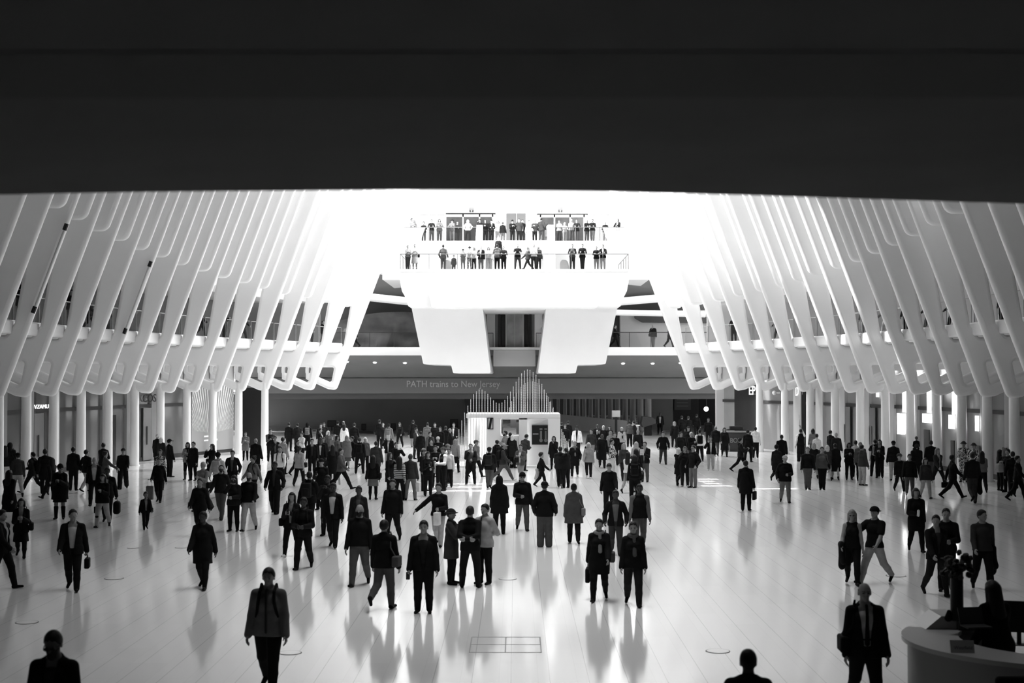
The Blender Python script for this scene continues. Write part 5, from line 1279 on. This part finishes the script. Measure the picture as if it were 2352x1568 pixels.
1600 949 1.82 175|jk0 tr0 hs0|wr|dark person at the mouth of the right passage, third of four
1627 960 1.76 -10|jk0 tr1 hs1 S2|st|dim person under the hanging lamp, rightmost of four
1523 989 1.76 0|jk0 tr2 hs1|wl A:pk|man in black jacket and jeans, hands in pockets, right of centre
1564 990 1.72 -15|jk1 tr0 hs0|wl hy-40|young man in dark jacket looking left behind the hugging group
1581 979 1.74 -30|jk0 tr0 cap2|st|person in grey peaked cap at the right passage
1588 992 1.74 30|jk0 tr2 hs7|st A:ph|white-haired man in black facing right, right of centre
1607 984 1.78 178|sh9 tr0 hs0 bp@L0|wl|man in white shirt with black backpack walking away
1644 976 1.80 170|jk1 hood tr3 hn4|wl|man in dark round jacket and grey trousers walking away
1664 980 1.72 -5|f lc0 sl0 hl0 sp@L5|wl|woman in long black coat walking by the kiosk
1632 1001 1.68 0|f jk0 op8 tr6 hl0 so7|st R:ear|woman on the phone in dark jacket and pale trousers
1559 1027 1.62 150|f jk0 sk0 tg0 boot hb7|br A:cm|woman in black dress and heeled boots hugging a friend
1573 1025 1.68 -15|f ct0 tr1 hl3 so6|st R:cm|woman with long hair in dark coat being hugged
1592 1022 1.76 -50|jk0 tr4 hs0 gl|st A:pk|man in black jacket and grey trousers beside the hugging women
1701 1001 1.72 90|jk1 hood sl0 hs0|sl A:ph|person in dark hooded jacket walking right near the kiosk
1718 986 1.76 150|vs0 un0 tr0 hs0|wd|person in black vest at the kiosk
1735 980 1.76 170|sh8 tr0 hs0|st|person in white shirt half behind the first right column
1713 1057 1.72 160|W1.1 ct0 tr0 hs0 cs@R0|st|stout person in black coat holding a black bag, right
1795 998 1.76 178|jk0 tr0 hs0|st|dark person, back turned, left of the second right column
1784 1021 1.66 150|f ct0 sl0 bee1 hb@R3|kl|woman in dark coat with one foot kicked back, right
1803 1043 1.76 -5|W1.1 jk0 tr4 so0 cap6|wl R:pk L:cup|man in black top, pale cap and grey trousers, right
1839 985 1.76 178|vs0 un9 wt0 hs0 pl@R3|st R:up|performer in white shirt and black vest holding up a pole
1867 984 1.68 175|f sw4 tr3 hb0|st|woman in mottled top beside the performer
1876 996 1.66 172|f sh8 tr2 hs1|st|woman in white top beside the performer
1855 1026 1.74 -5|sw0 tr3 hs4|x A:dn|man in black sweater and grey trousers with crossing steps
1869 1015 1.64 175|f jk1 sk3 hb6|wl|woman with fair hair behind the black sweater man
1888 1026 1.74 -10|f sw3 tr0 hs1 sb@L0|x A:dn|person in grey sweater and black trousers, right
1900 1020 1.60 178|f jk2 sk4 hb7|wl|white-haired person behind the grey sweater
1908 988 1.74 120|jk0 tr0 hs0|st|dark person half behind a right column by the tall door
1921 993 1.74 5|jk1 tr0 hn3|st|bald man in dark top at the right doors
1918 1016 1.66 170|f po0 dr0 hu0|wl|woman in sweeping black cloak, right
1950 1016 1.66 -5|f jk0 sl0 hb0 S2|st A:ph|woman in black reading her phone at the right doors
1965 1011 1.68 175|sh8 tr0 hs0|st|person in white shirt behind the phone reader
1980 1021 1.72 120|jk2 tr6 hs0 hb@L0|st A:dn|man in dark jacket and pale trousers carrying a bag, right
1976 1015 1.70 -10|jk3 tr0 hs5|st|grey-haired person behind the pale trousers man
2010 1008 1.72 172|jk0 tr0 hs0 bp@L5|wd A:cm|photographer with a grey backpack facing the right doors
2020 1009 1.74 -20|f jk0 op2 tr0 hl0|st A:ph|long-haired person in black beside the photographer
2052 1012 1.76 170|W1.12 jk0 tr6 cap0 sp@R7|st|man in black jacket, cap and pale trousers, back turned, right
2066 1042 1.50 5|c jk0 tr0 cap2|wl A:dn|boy in black printed sweatshirt and cap, right
2089 1040 1.66 -15|jk0 tr3 so6 hs0|wl A:dn|person in black jacket and jeans right of the capped boy
2105 1016 1.76 178|jk0 tr0 so8 hs0|wl|man in dark coat with a child on his shoulders
2138 1011 1.76 172|jk0 tr3 hs0|st|dark person, back turned, by the lit right windows
2126 1049 1.56 0|f jk2 un1 tr6 so0 hl0|wl A:dn|girl in dark jacket and pale trousers, right
2154 1023 1.72 20|f jk1 op4 sl0 hl4|sl|person with shoulder length hair striding right of the girl
2188 1038 1.74 90|bl0 op7 tr0 hs0 S3 hb@L0|sl|man in suit taking a long stride with a black bag
2213 1013 1.78 -30|jkf trf brm2|st A:ph|soldier in camouflage and hat, left of two, at the right
2236 1017 1.76 -40|jkf tr3 brm2|st|soldier in camouflage and hat, right of two
2233 1038 1.86 178|sw1 tr2 hs1 ct@R0|bl|man in dark T-shirt with a coat tied at the waist, walking away
2255 1033 1.68 170|f sw4 tr0 hl0|wl|woman with long dark hair and grey top, far right
2297 1032 1.66 100|f jk0 sl0 hl0 sb@R0|st|woman with long dark hair in profile at the far right column
2314 1031 1.72 -60|jk0 tr0 hs0 sp@R6|st A:ph|dark person facing the woman at the far right column
2326 1034 1.76 150|jk0 tr0 hs0|wl|dark person near the right edge, left of the last one
2338 1044 1.70 60|jk0 tr0 hs0 hb@L0|wl|last dark person standing at the right edge
1957 1166 1.68 -15|f tk0 sl0 hl5 gl so0 ct@R0|wl L:dn R:hd|woman with long fair hair and glasses holding a black coat
2008 1152 1.80 -45|ts0 tr6 cpb0 so0 ct@R0|sr R:rch|man in black T-shirt and backward cap reaching to her
2104 1117 1.70 -5|f ct0 sl0 hb2 cu@R9|wl R:cup|woman in dark tunic holding a white cup, right
2150 1178 1.72 10|jk0 op2 sl1 hs0|wl hy30|young man in dark jacket with shaggy hair, right
2173 1167 1.76 -15|jk0 tr0 hs0|st A:cup|young man in black behind the shaggy-haired one
2256 1166 1.76 -5|sh2 tr0 hs0 ct@L0|wl hy-40|man in grey shirt and black trousers with a coat on his arm
1986 1330 1.82 -2|W1.12 bl0 op7w tr0 ti0 hn4 sb@R0|wl A:dn|bald man in black suit, white shirt and dark tie, lower right
2293 1334 1.80 -165|f jk0 sl0 hl0|ln12 L:hd R:ph|woman with long dark hair standing inside the white desk
1718 1491 1.74 178|jk1 tr0 hs0 S3|st|dark-haired person seen from behind at the bottom edge
617 1297 1.82 -3|W1.1 jk4 zip tr0 hs0 S1 bp@L0|wl A:dn hp6|man in grey zipped jacket with backpack straps in the foreground
826 1153 1.82 -5|W1.12 sw0 tr3 so0 hn4 bd0|wr A:dn|bald man with dark full beard, black pullover and khaki trousers
883 1192 1.76 165|jk0 tr3 so0 hs0 sb@R3|bl A:dn|man walking away in black jacket with a canvas satchel
973 1195 1.78 -2|W1.12 jk0 op1w tr0 hs0 ph@R0|st A:dn|man in open black jacket and black jeans holding a phone, centre
1037 1168 1.66 75|f ct2 sl0 hs0 brm1 so0|st A:chn|woman in grey coat and brimmed hat, left of three talking
1080 1161 1.77 172|bl0 tr1 hs1|wd A:bk|man with hands clasped behind his back, middle of three talking
1113 1157 1.76 -35|jk6 zip un5 tr0 hs0 so0|st A:bk|man in pale zip jacket, right of three talking
824 1116 1.70 0|f jk1 op3 tr0 hu0 S3|st|woman with tied hair behind the dark-bearded man
765 1105 1.77 -5|bl0 op7w tr0 hs0 S3|wl A:dn|dark-skinned man in black jacket over a white hooded top
697 1138 1.74 -4|jk0 tr0 hs0 S3 bp@L0|wr A:cup|man in black with white straps across his chest, left centre
670 1127 1.66 -8|f jk0 op5 sl0 so8 hl0 S1 sb@R0 ph@L8|wr A:ph|woman with long black hair looking at her phone, left centre
466 1170 1.70 -4|f ct0 sl0 hs0 S3|wl|person in short black coat and earphones walking alone, left
752 1091 1.74 -10|jk1 tr0 hs0 S3|st A:chn|man with raised hands behind the white hooded top
'''
# deck figures: column, depth behind the railing, height, facing | ...
UPPER = '''
947 .6 1.74 40|f shz tr4 hs0|st A:ln|woman in striped top leaning on the left end of the upper deck rail
952 1.3 1.70 -30|f sh4 tr4 hb5|st R:chn|fair-haired person touching her face at the left end of the upper deck
974 .6 1.44 0|c jk0 tr4 hs0|st A:ln|child in black leaning on the upper deck rail
992 .6 1.66 0|sw1 tr4 hs0|st A:ln|boy in dark pullover at the upper deck rail right of the child
1010 .6 1.70 10|f jk4 tr4 hl1|st A:ln|woman in grey jacket with long dark hair at the upper rail
1039 .6 1.66 -20|f jk4 tr5 brm1|st A:ln|person in dark hat leaning on the upper deck rail
1051 1.4 1.60 30|jk2 tr3 hs1|st A:ln|person half behind a white post at the upper deck
1075 .7 1.66 0|f sh8 tr2 hb7|wd A:hip|woman in white jacket and dark trousers, hands on hips, upper deck
1102 1.5 1.80 -40|jk1 tr1 hs0|st L:cm|person aiming a camera over the left stair parapet
1115 1.2 1.72 -5|f jk0 tr0 hl0|st A:ph|woman in long black outfit at the top of the stair
1129 1.2 1.72 15|jk0 op4 tr0 cap0|st A:cr|man in black cap with folded arms at the top of the stair
1144 1.6 1.68 0|f sh8 tr5 hb4|st A:cm|person in white taking a picture at the top of the stair
1155 1.0 1.50 170|W1.15 jk0 tr3 hs2|st|person in round black jacket, back turned, at the stair top
1177 1.0 1.66 10|jk0 sl0 bee0|st A:ph|person in black jacket and knitted hat before the lift doors
1192 1.0 1.76 0|W1.08 jk2 tr0 hs2|st A:pk|man in grey jacket, hands in pockets, before the lift doors
1200 1.9 1.80 20|jk1 tr2 hs0|st R:cm|tall man behind the grey jacketed man on the upper deck
1215 .9 1.66 20|f jk8 sl7 hp0|wr|woman in white coat descending at the stair top
1228 .9 1.66 -10|jk2 tr0 hs5|st A:ph|person in dark scarf and jacket right of the white coat
1243 .9 1.80 165|W1.1 jk2 tr2 hs0|st A:pk|man with tied up hair in dark jacket, back turned, upper deck
1257 1.2 1.40 150|f jk5 sk5 hs0|st|short person in pale skirt by the right stair parapet
1284 .7 1.60 0|f sh8 tr3 hs3|st A:cm|person in white photographing with both hands on the upper rail
1297 1.4 1.52 20|f sh7 tr6 hb5|st A:ln|fair person second right of the stair on the upper deck
1312 1.0 1.74 10|f sh7 tr4 hb6|st A:ln|person in pale top, third right of the stair on the upper deck
1324 .7 1.66 0|jk1 tr4 hs2|st A:ln|person in dark top, fourth right of the stair on the upper deck
1347 .7 1.66 20|f jk0 tr4 hl6|st A:ln|fair-haired woman in black beside the black hoodie on the upper deck
1360 .7 1.74 -10|sw0 hood tr5 hs0|wl A:ln|person in black hoodie at the right part of the upper rail
1389 .6 1.50 0|jk1 tr6 hs6|st A:ln ln25|person bending over the upper rail, second from the right
1418 .6 1.72 -30|f jk1 op7 tr5 hl4|st A:ln|person in dark jacket at the right end of the upper rail
'''
LOWER = '''
938 .6 1.66 20|f sh5 sl3 hs3|x A:ph|woman in pale top and dark leggings at the left end of the lower deck
954 .6 1.74 10|f sh6 dr7 hs4 sb@L2|st A:ph|person in long pale coat with a dark strap across, lower deck left
1019 1.2 1.76 165|jk3 tr3 hs0|st A:pk|man in grey jacket, back turned, standing alone on the lower deck left
1043 3.2 1.20 0|c jk2 tr2 hs2|st|small child standing low behind the lone man on the lower deck
1064 .6 1.42 0|f jk5 tr5 brm0|st A:ph|short person in a dark hat, left of the hatted pair, lower deck
1079 .6 1.58 0|f sh8 trf brm0|st A:cm|woman in wide black hat and patterned trousers, lower deck
1089 .7 1.52 -20|f sh8 tr2 hb2|st A:ln|person in white close by the wide black hat
1105 1.8 1.74 -10|jk0 op7 tr3 hs5|st R:ph|man in black jacket and jeans on the lower deck
1122 .7 1.56 10|f sh8 tr6 hl3|st A:ph|woman in white top in front of the jeans man
1125 2.6 1.78 20|f sh7 tr5 hs6|st|tall fair person behind the woman in white top
1142 .6 1.74 178|jk4 hood tr1 hs0|st A:ln|person in grey hooded coat with back to us at the lower rail
1157 .7 1.60 0|jk1 tr1 hs3|st A:ln|man in dark jacket right of the grey hooded coat
1189 .6 1.74 0|W1.1 ts0 tr3 hs4|wd A:ln|officer in black short sleeves leaning on the lower rail centre
1212 .8 1.70 -60|f jk3 sl2 hl5|sl|woman walking left along the lower deck
1226 .7 1.78 0|f sh8 tr2 hb9|st A:ph|woman in white headscarf and dark long skirt, lower deck
1237 .9 1.66 20|f jk2 tr2 hb7|st|fair-haired person in grey right of the white headscarf
1314 .6 1.72 -5|vs3 un0 tr2 hs0|st A:ln|man in grey vest with black sleeves, lower deck right
1337 .6 1.74 0|jk0 tr2 hs0|x A:ln|man in black jacket with crossed legs, lower deck right
1369 .6 1.58 0|jk0 tr6 hs4|st A:ln|short person in black leaning on the lower rail, right
1384 .6 1.70 -10|jk0 op8 tr7 hs1|st A:ln|man in open black jacket, rightmost on the lower deck
'''
STAIR = '''
1145 101.6 1.78 0|f ct0 sl0 hb8|wr A:dn|woman in black coat and white scarf coming down the deck stair
'''
# gallery figures: column, bay side, outward offset, height, facing
GALL = '''
54 l 1.4 1.80 150|W1.2 pf0 tr0 hs0|st A:cr|person in bulky black jacket leaning back on the nearest left gallery rail
166 l .5 1.80 60|f jk0 tr4 hl0|st R:ear L:ln|dark-haired woman at the left gallery rail, second bay seen
210 l 1.5 1.72 100|jk1 tr2 hs0|wl|person in dark clothes passing on the left gallery, third bay seen
253 l 1.2 1.66 90|jk3 tr3 hs0|st|grey figure behind left gallery glass, fourth bay seen
465 l 1.0 1.74 100|jk0 tr0 hs0|wl|dark person walking on the left gallery, middle part
518 l 1.0 1.74 80|jk0 tr0 hs1|st A:ph|dark person with raised hands on the left gallery, middle part
562 l 1.4 1.74 120|jk0 tr0 hs0|wl|dark person on the left gallery before the far opening
718 l 1.1 1.74 100|jk0 tr0 hs0|st|dim figure on the left gallery near the far end, left of two
762 l .9 1.66 60|jk0 tr0 hs0 bp@L0|wr|dim figure on the left gallery near the far end, right of two
1683 r 1.2 1.72 -20|jk1 tr1 hs1|st A:ln|man at the right gallery rail, fourth opening from the far end
1785 r 1.2 1.78 -100|jk0 tr0 hs7|wl|white-haired person in black on the right gallery
1978 r 1.0 1.80 -90|f jk0 tr4 hl0|st|dark-haired person behind the right gallery glass
2028 r 1.4 1.72 -80|jk4 tr5 hs5|wl|pale figure behind the right gallery glass
2077 r 1.4 1.76 -60|bl0 op8 tr0 hs0|st|person in black and white on the right gallery
2130 r 1.4 1.78 -100|jk2 tr2 hs0|wl|dark figure on the right gallery left of two near ones
2185 r 1.4 1.76 -100|jk1 tr1 hs0|wl|dark figure on the right gallery right of two near ones
2295 r 1.4 1.72 -90|jk0 tr0 hs0|st|dark figure on the nearest right gallery bay
'''
FARG = '''
1412 108.4 1.76 80|bl0 op7 tr0 hs2|wl|man in dark suit walking on the far right gallery beside the platform
1498 109.5 1.80 -20|jk0 tr4 hn4 sb@R0|x R:chn|man with hand at his mouth on the far right gallery
1536 108.4 1.76 60|jk0 tr0 hs0|wl|dark figure at the far right gallery by the last rib
817 108.2 1.72 -80|jk0 tr0 hs0|wl|dark figure at the far left gallery by the last rib
'''
def rows(t):
    for ln in t.strip().split('\n'):
        a, of, po, lab = [q.strip() for q in ln.split('|')]
        yield a.split(), of, po, lab
for a, of, po, lab in rows(FLOOR):
    x, y, H, fc = map(float, a); p = G(x, y, H)
    if x == 2105: CHILD_AT = (p.x, p.y)
    person((p.x, p.y, 0), math.radians(fc), H, p.y, of, po, lab, 'people on the concourse floor')
person((CHILD_AT[0], CHILD_AT[1] + .02, 1.50 - .51*1.0), math.radians(178), 1.0, CHILD_AT[1], 'c jk0 tr0 hs3', 'sit A:cup', 'toddler riding on the shoulders of a man in dark coat', 'people on the concourse floor')
for t, Y0, z, g in ((UPPER, YU, ZU, 'people on the upper deck'), (LOWER, YL, ZL, 'people on the lower deck')):
    for a, of, po, lab in rows(t):
        x, d, H, fc = map(float, a); Y = Y0 + d; person((W(x, 0, Y).x, Y, z), math.radians(fc), H, Y, of, po, lab, g)
for a, of, po, lab in rows(STAIR):
    x, Y, H, fc = map(float, a); person((W(x, 0, Y).x, Y, ZL + dz * (int((Y - 99.6) / ((YU - 99.6) / ns)) + 1)), math.radians(fc), H, Y, of, po, lab, 'people on the deck stair')
for a, of, po, lab in rows(GALL):
    x = float(a[0]); s = -1 if a[1] == 'l' else 1; XS = XL if s < 0 else XR; off, H, fc = map(float, a[2:])
    for k in range(400):   # walk along the gallery until the picture column fits
        Y = 50 + k * .12; i = (Y - 59.7) / 2.78; i0 = int(math.floor(i)); fr = i - i0
        X = XS[min(13, i0)] * (1 - fr) + XS[min(13, i0 + 1)] * fr + s * off
        px = W(x, 0, Y).x
        if (s < 0 and X >= px) or (s > 0 and X <= px): break
    person((X, Y, 6.86), math.radians(fc), H, Y, of, po, lab, 'people on the galleries')
for a, of, po, lab in rows(FARG):
    x, Y, H, fc = map(float, a); person((W(x, 0, Y).x, Y, zg), math.radians(fc), H, Y, of, po, lab, 'people on the far gallery')
# lettering on the printed sweater
for o in list(COL.objects):
    if o.get('label', '').startswith('person with long hair in a black printed'):
        ch = [c for c in o.children if c.name.startswith('sweater')][0]
        ys = max(v.co.y for v in ch.data.vertices if abs(v.co.x) < .08 and 1.05 < v.co.z < 1.3)
        for k, (s, z) in enumerate((('KNOWE', 1.24), ('PICK', 1.10))):
            text('lettering', s, (.15, ys + .05, z), .13, cloth(8), parent=ch, rot=(math.pi/2, 0, math.pi), ext=.03, width=.30 if k == 0 else .22)
# ================================================================== INFORMATION DESK, lower right
ctr = Vector((7.5, 19.1, 0))
e = empty('information_desk', ctr, 'curved white information desk at the bottom right corner', 'desk')
def ringm(r0, r1, z0, z1, a0, a1, n=48):
    bm = bmesh.new(); rows = []
    for i in range(n + 1):
        t = math.radians(a0 + (a1 - a0) * i / n); c, s = math.cos(t), math.sin(t)
        rows.append([bm.verts.new((r * c * 1.15, r * s, z)) for r, z in ((r0, z0), (r1, z0), (r1, z1), (r0, z1))])
    for a, b in zip(rows, rows[1:]):
        for k in range(4): bm.faces.new((a[k], b[k], b[(k+1)%4], a[(k+1)%4]))
    bm.faces.new(rows[0]); bm.faces.new(rows[-1][::-1]); bmesh.ops.recalc_face_normals(bm, faces=bm.faces[:])
    return bm
M_dsk = mat('desk_white_solid_surface', .36, .4, .3)
smooth(obj('counter_top', ringm(1.35, 2.0, 1.0, 1.06, 150, 390), M_dsk, parent=e), 30)
smooth(obj('front_panel', ringm(1.85, 1.93, .0, 1.0, 150, 390), mat('desk_front_laminate', .22, .5), parent=e), 30)
smooth(obj('work_top', ringm(.95, 1.4, .72, .76, 150, 390), mat('desk_inner_top', .12, .5), parent=e), 30)
smooth(obj('plinth', ringm(1.80, 1.86, .0, .1, 150, 390), M_blk, parent=e), 30)
a = W(2120, 1457, 20.2); c = W(2230, 1424, 20.9)
bm = bmesh.new(); pr = [(W(2119,1459,20.).x - ctr.x, 1.06), (W(2265,1459,20.).x - ctr.x, 1.06), (W(2265,1459,20.).x - ctr.x, 1.24), (W(2155,1425,20.).x - ctr.x, 1.24)]
prism_y(bm, pr, .75, 1.35); obj('raised_block', bm, M_dsk, parent=e)
bm = bmesh.new(); bx(bm, W(2119,1459,20.).x - ctr.x + .1, .80, 0, W(2265,1459,20.).x - ctr.x, 1.3, 1.06); obj('rear_panel', bm, M_gry, parent=e)
# sign card
p = G(2211, 1488, 1.06 + .06)
q = empty('name_card', (p.x, p.y, 1.06), 'small white card lettered Westfield standing on the desk', 'card', rz=math.radians(-4))
bm = bmesh.new(); prism_y(bm, [(-.15,0),(.15,0),(.15,.16),(-.15,.16)], -.006, .006); o = obj('panel', bm, mat('card_paper', .42, .6), parent=q); o.rotation_euler = (math.radians(-18), 0, 0)
text('lettering', 'Westfield', (-.115, -.03, .05), .06, M_blk, parent=q, rot=(math.radians(72), 0, 0), ext=.001, width=.23)
box('foot', (-.15, -.01, 0), (.15, .06, .006), mat('card_paper', .42, .6), parent=q)
# tall dark vase with a bouquet
p = G(2198, 1424, 1.24)
q = empty('flower_vase', (p.x, p.y, 1.24), 'tall black vase with a dark bouquet standing on the desk', 'vase')
bm = bmesh.new(); cyl(bm, (0,0,0), (0,0,.70), .088, .085, 24); smooth(obj('vase', bm, M_blk, parent=q))
bm = bmesh.new(); bmesh.ops.create_cone(bm, cap_ends=True, segments=24, radius1=.1, radius2=.1, depth=.02); smooth(obj('rim', bm, M_blk, parent=q)).location = (0,0,.70)
rnd = random.Random(5)
for k in range(38):
    a = rnd.uniform(0, 6.28); t = .21*math.sqrt(rnd.random()); h = rnd.uniform(.70, .96) - t*.5
    bm = bmesh.new(); bmesh.ops.create_icosphere(bm, subdivisions=2, radius=.040)
    for v in bm.verts: v.co *= 1 + .28*math.sin(v.co.x*170+k)*math.cos(v.co.y*150+v.co.z*120)
    o = smooth(obj('flower', bm, mat('dark_petals', .02, .7), parent=q)); o.location = (t*math.cos(a), t*math.sin(a), h)
for k in range(14):
    a = rnd.uniform(0, 6.28); t = rnd.uniform(.1, .24); h = rnd.uniform(.66, .82); bm = bmesh.new()
    vs = [bm.verts.new(v) for v in ((-.0,0,0),(.035,.05,.02),(0,.14,.0),(-.035,.05,.02),(0,.06,-.012))]
    for f in ((0,1,4),(1,2,4),(2,3,4),(3,0,4),(0,3,1),(3,2,1)): bm.faces.new([vs[i] for i in f])
    o = obj('leaf', bm, mat('dark_leaves', .015, .6), parent=q); o.location = (t*.5*math.cos(a), t*.5*math.sin(a), h); o.rotation_euler = (rnd.uniform(-.6,.5), 0, a - 1.57)
# small dark bag beside the vase, laptop, screens, chair
p = G(2180, 1424, 1.24)
f = Field((-.1,-.1,-.02), (.1,.1,.18), .008); f.cone((0,0,.03), (.01,0,.11), .055, .03, .02, (1,.7,1)); o = obj('pouch', to_mesh('pouch', [f.mesh()], 1, cloth(1)), label='small dark pouch leaning against the black vase', cat='pouch'); o.location = (p.x - .02, p.y - .03, 1.25)
p = G(2243, 1440, 1.24)
q = empty('laptop', (p.x, p.y, 1.24), 'open dark laptop on the desk beside the long-haired woman', 'laptop', rz=math.radians(8))
box('keyboard', (-.17,-.12,0), (.17,.12,.02), M_dk2, parent=q)
o = box('screen', (-.17,0,0), (.17,.012,.23), M_blk, parent=q); o.location = (0,.12,.02); o.rotation_euler = (math.radians(-22),0,0)
o2 = box('display', (-.155,-.004,.015), (.155,0,.215), mat('screen_face', .04, .2), parent=o)
p = W(2330, 1440, 20.2)
q = empty('monitor', (p.x + .1, 20.3, .76), 'black monitor at the right edge behind the desk woman', 'monitor', rz=math.radians(-15))
box('screen', (-.3,-.02,.18), (.3,.02,.62), M_blk, parent=q); box('stand', (-.03,0,0), (.03,.04,.2), M_blk, parent=q); box('foot', (-.12,-.08,0), (.12,.1,.015), M_blk, parent=q)
p = G(2213, 1446, 1.06)
q = empty('leaflet_rack', (p.x + .05, p.y, 1.06), 'dark leaflet rack on the desk beside the laptop', 'rack'); box('tray', (-.13,-.05,0), (.13,.05,.16), M_dk2, parent=q)
for k in (-.08, 0, .08): box('leaflet', (k-.035,-.06,.02), (k+.035,-.052,.2), mat('leaflet_paper', .06, .5), parent=q)
p = G(2340, 1560, .95)
f = Field((-.4,-.3,-.02), (.4,.3,.5), .015); f.rbox((0,0,.2), (.28,.06,.24), .05); o = obj('office_chair', to_mesh('backrest', [f.mesh()], 1, cloth(0)), label='black chair back in the bottom right corner', cat='chair')
o.location = (p.x, p.y, .55); bm = bmesh.new(); cyl(bm, (0,.02,-.55), (0,.02,.02), .03, n=10); cyl(bm, (0,.02,-.55), (0,.02,-.51), .25, n=20); obj('stand', bm, M_blk, parent=o)
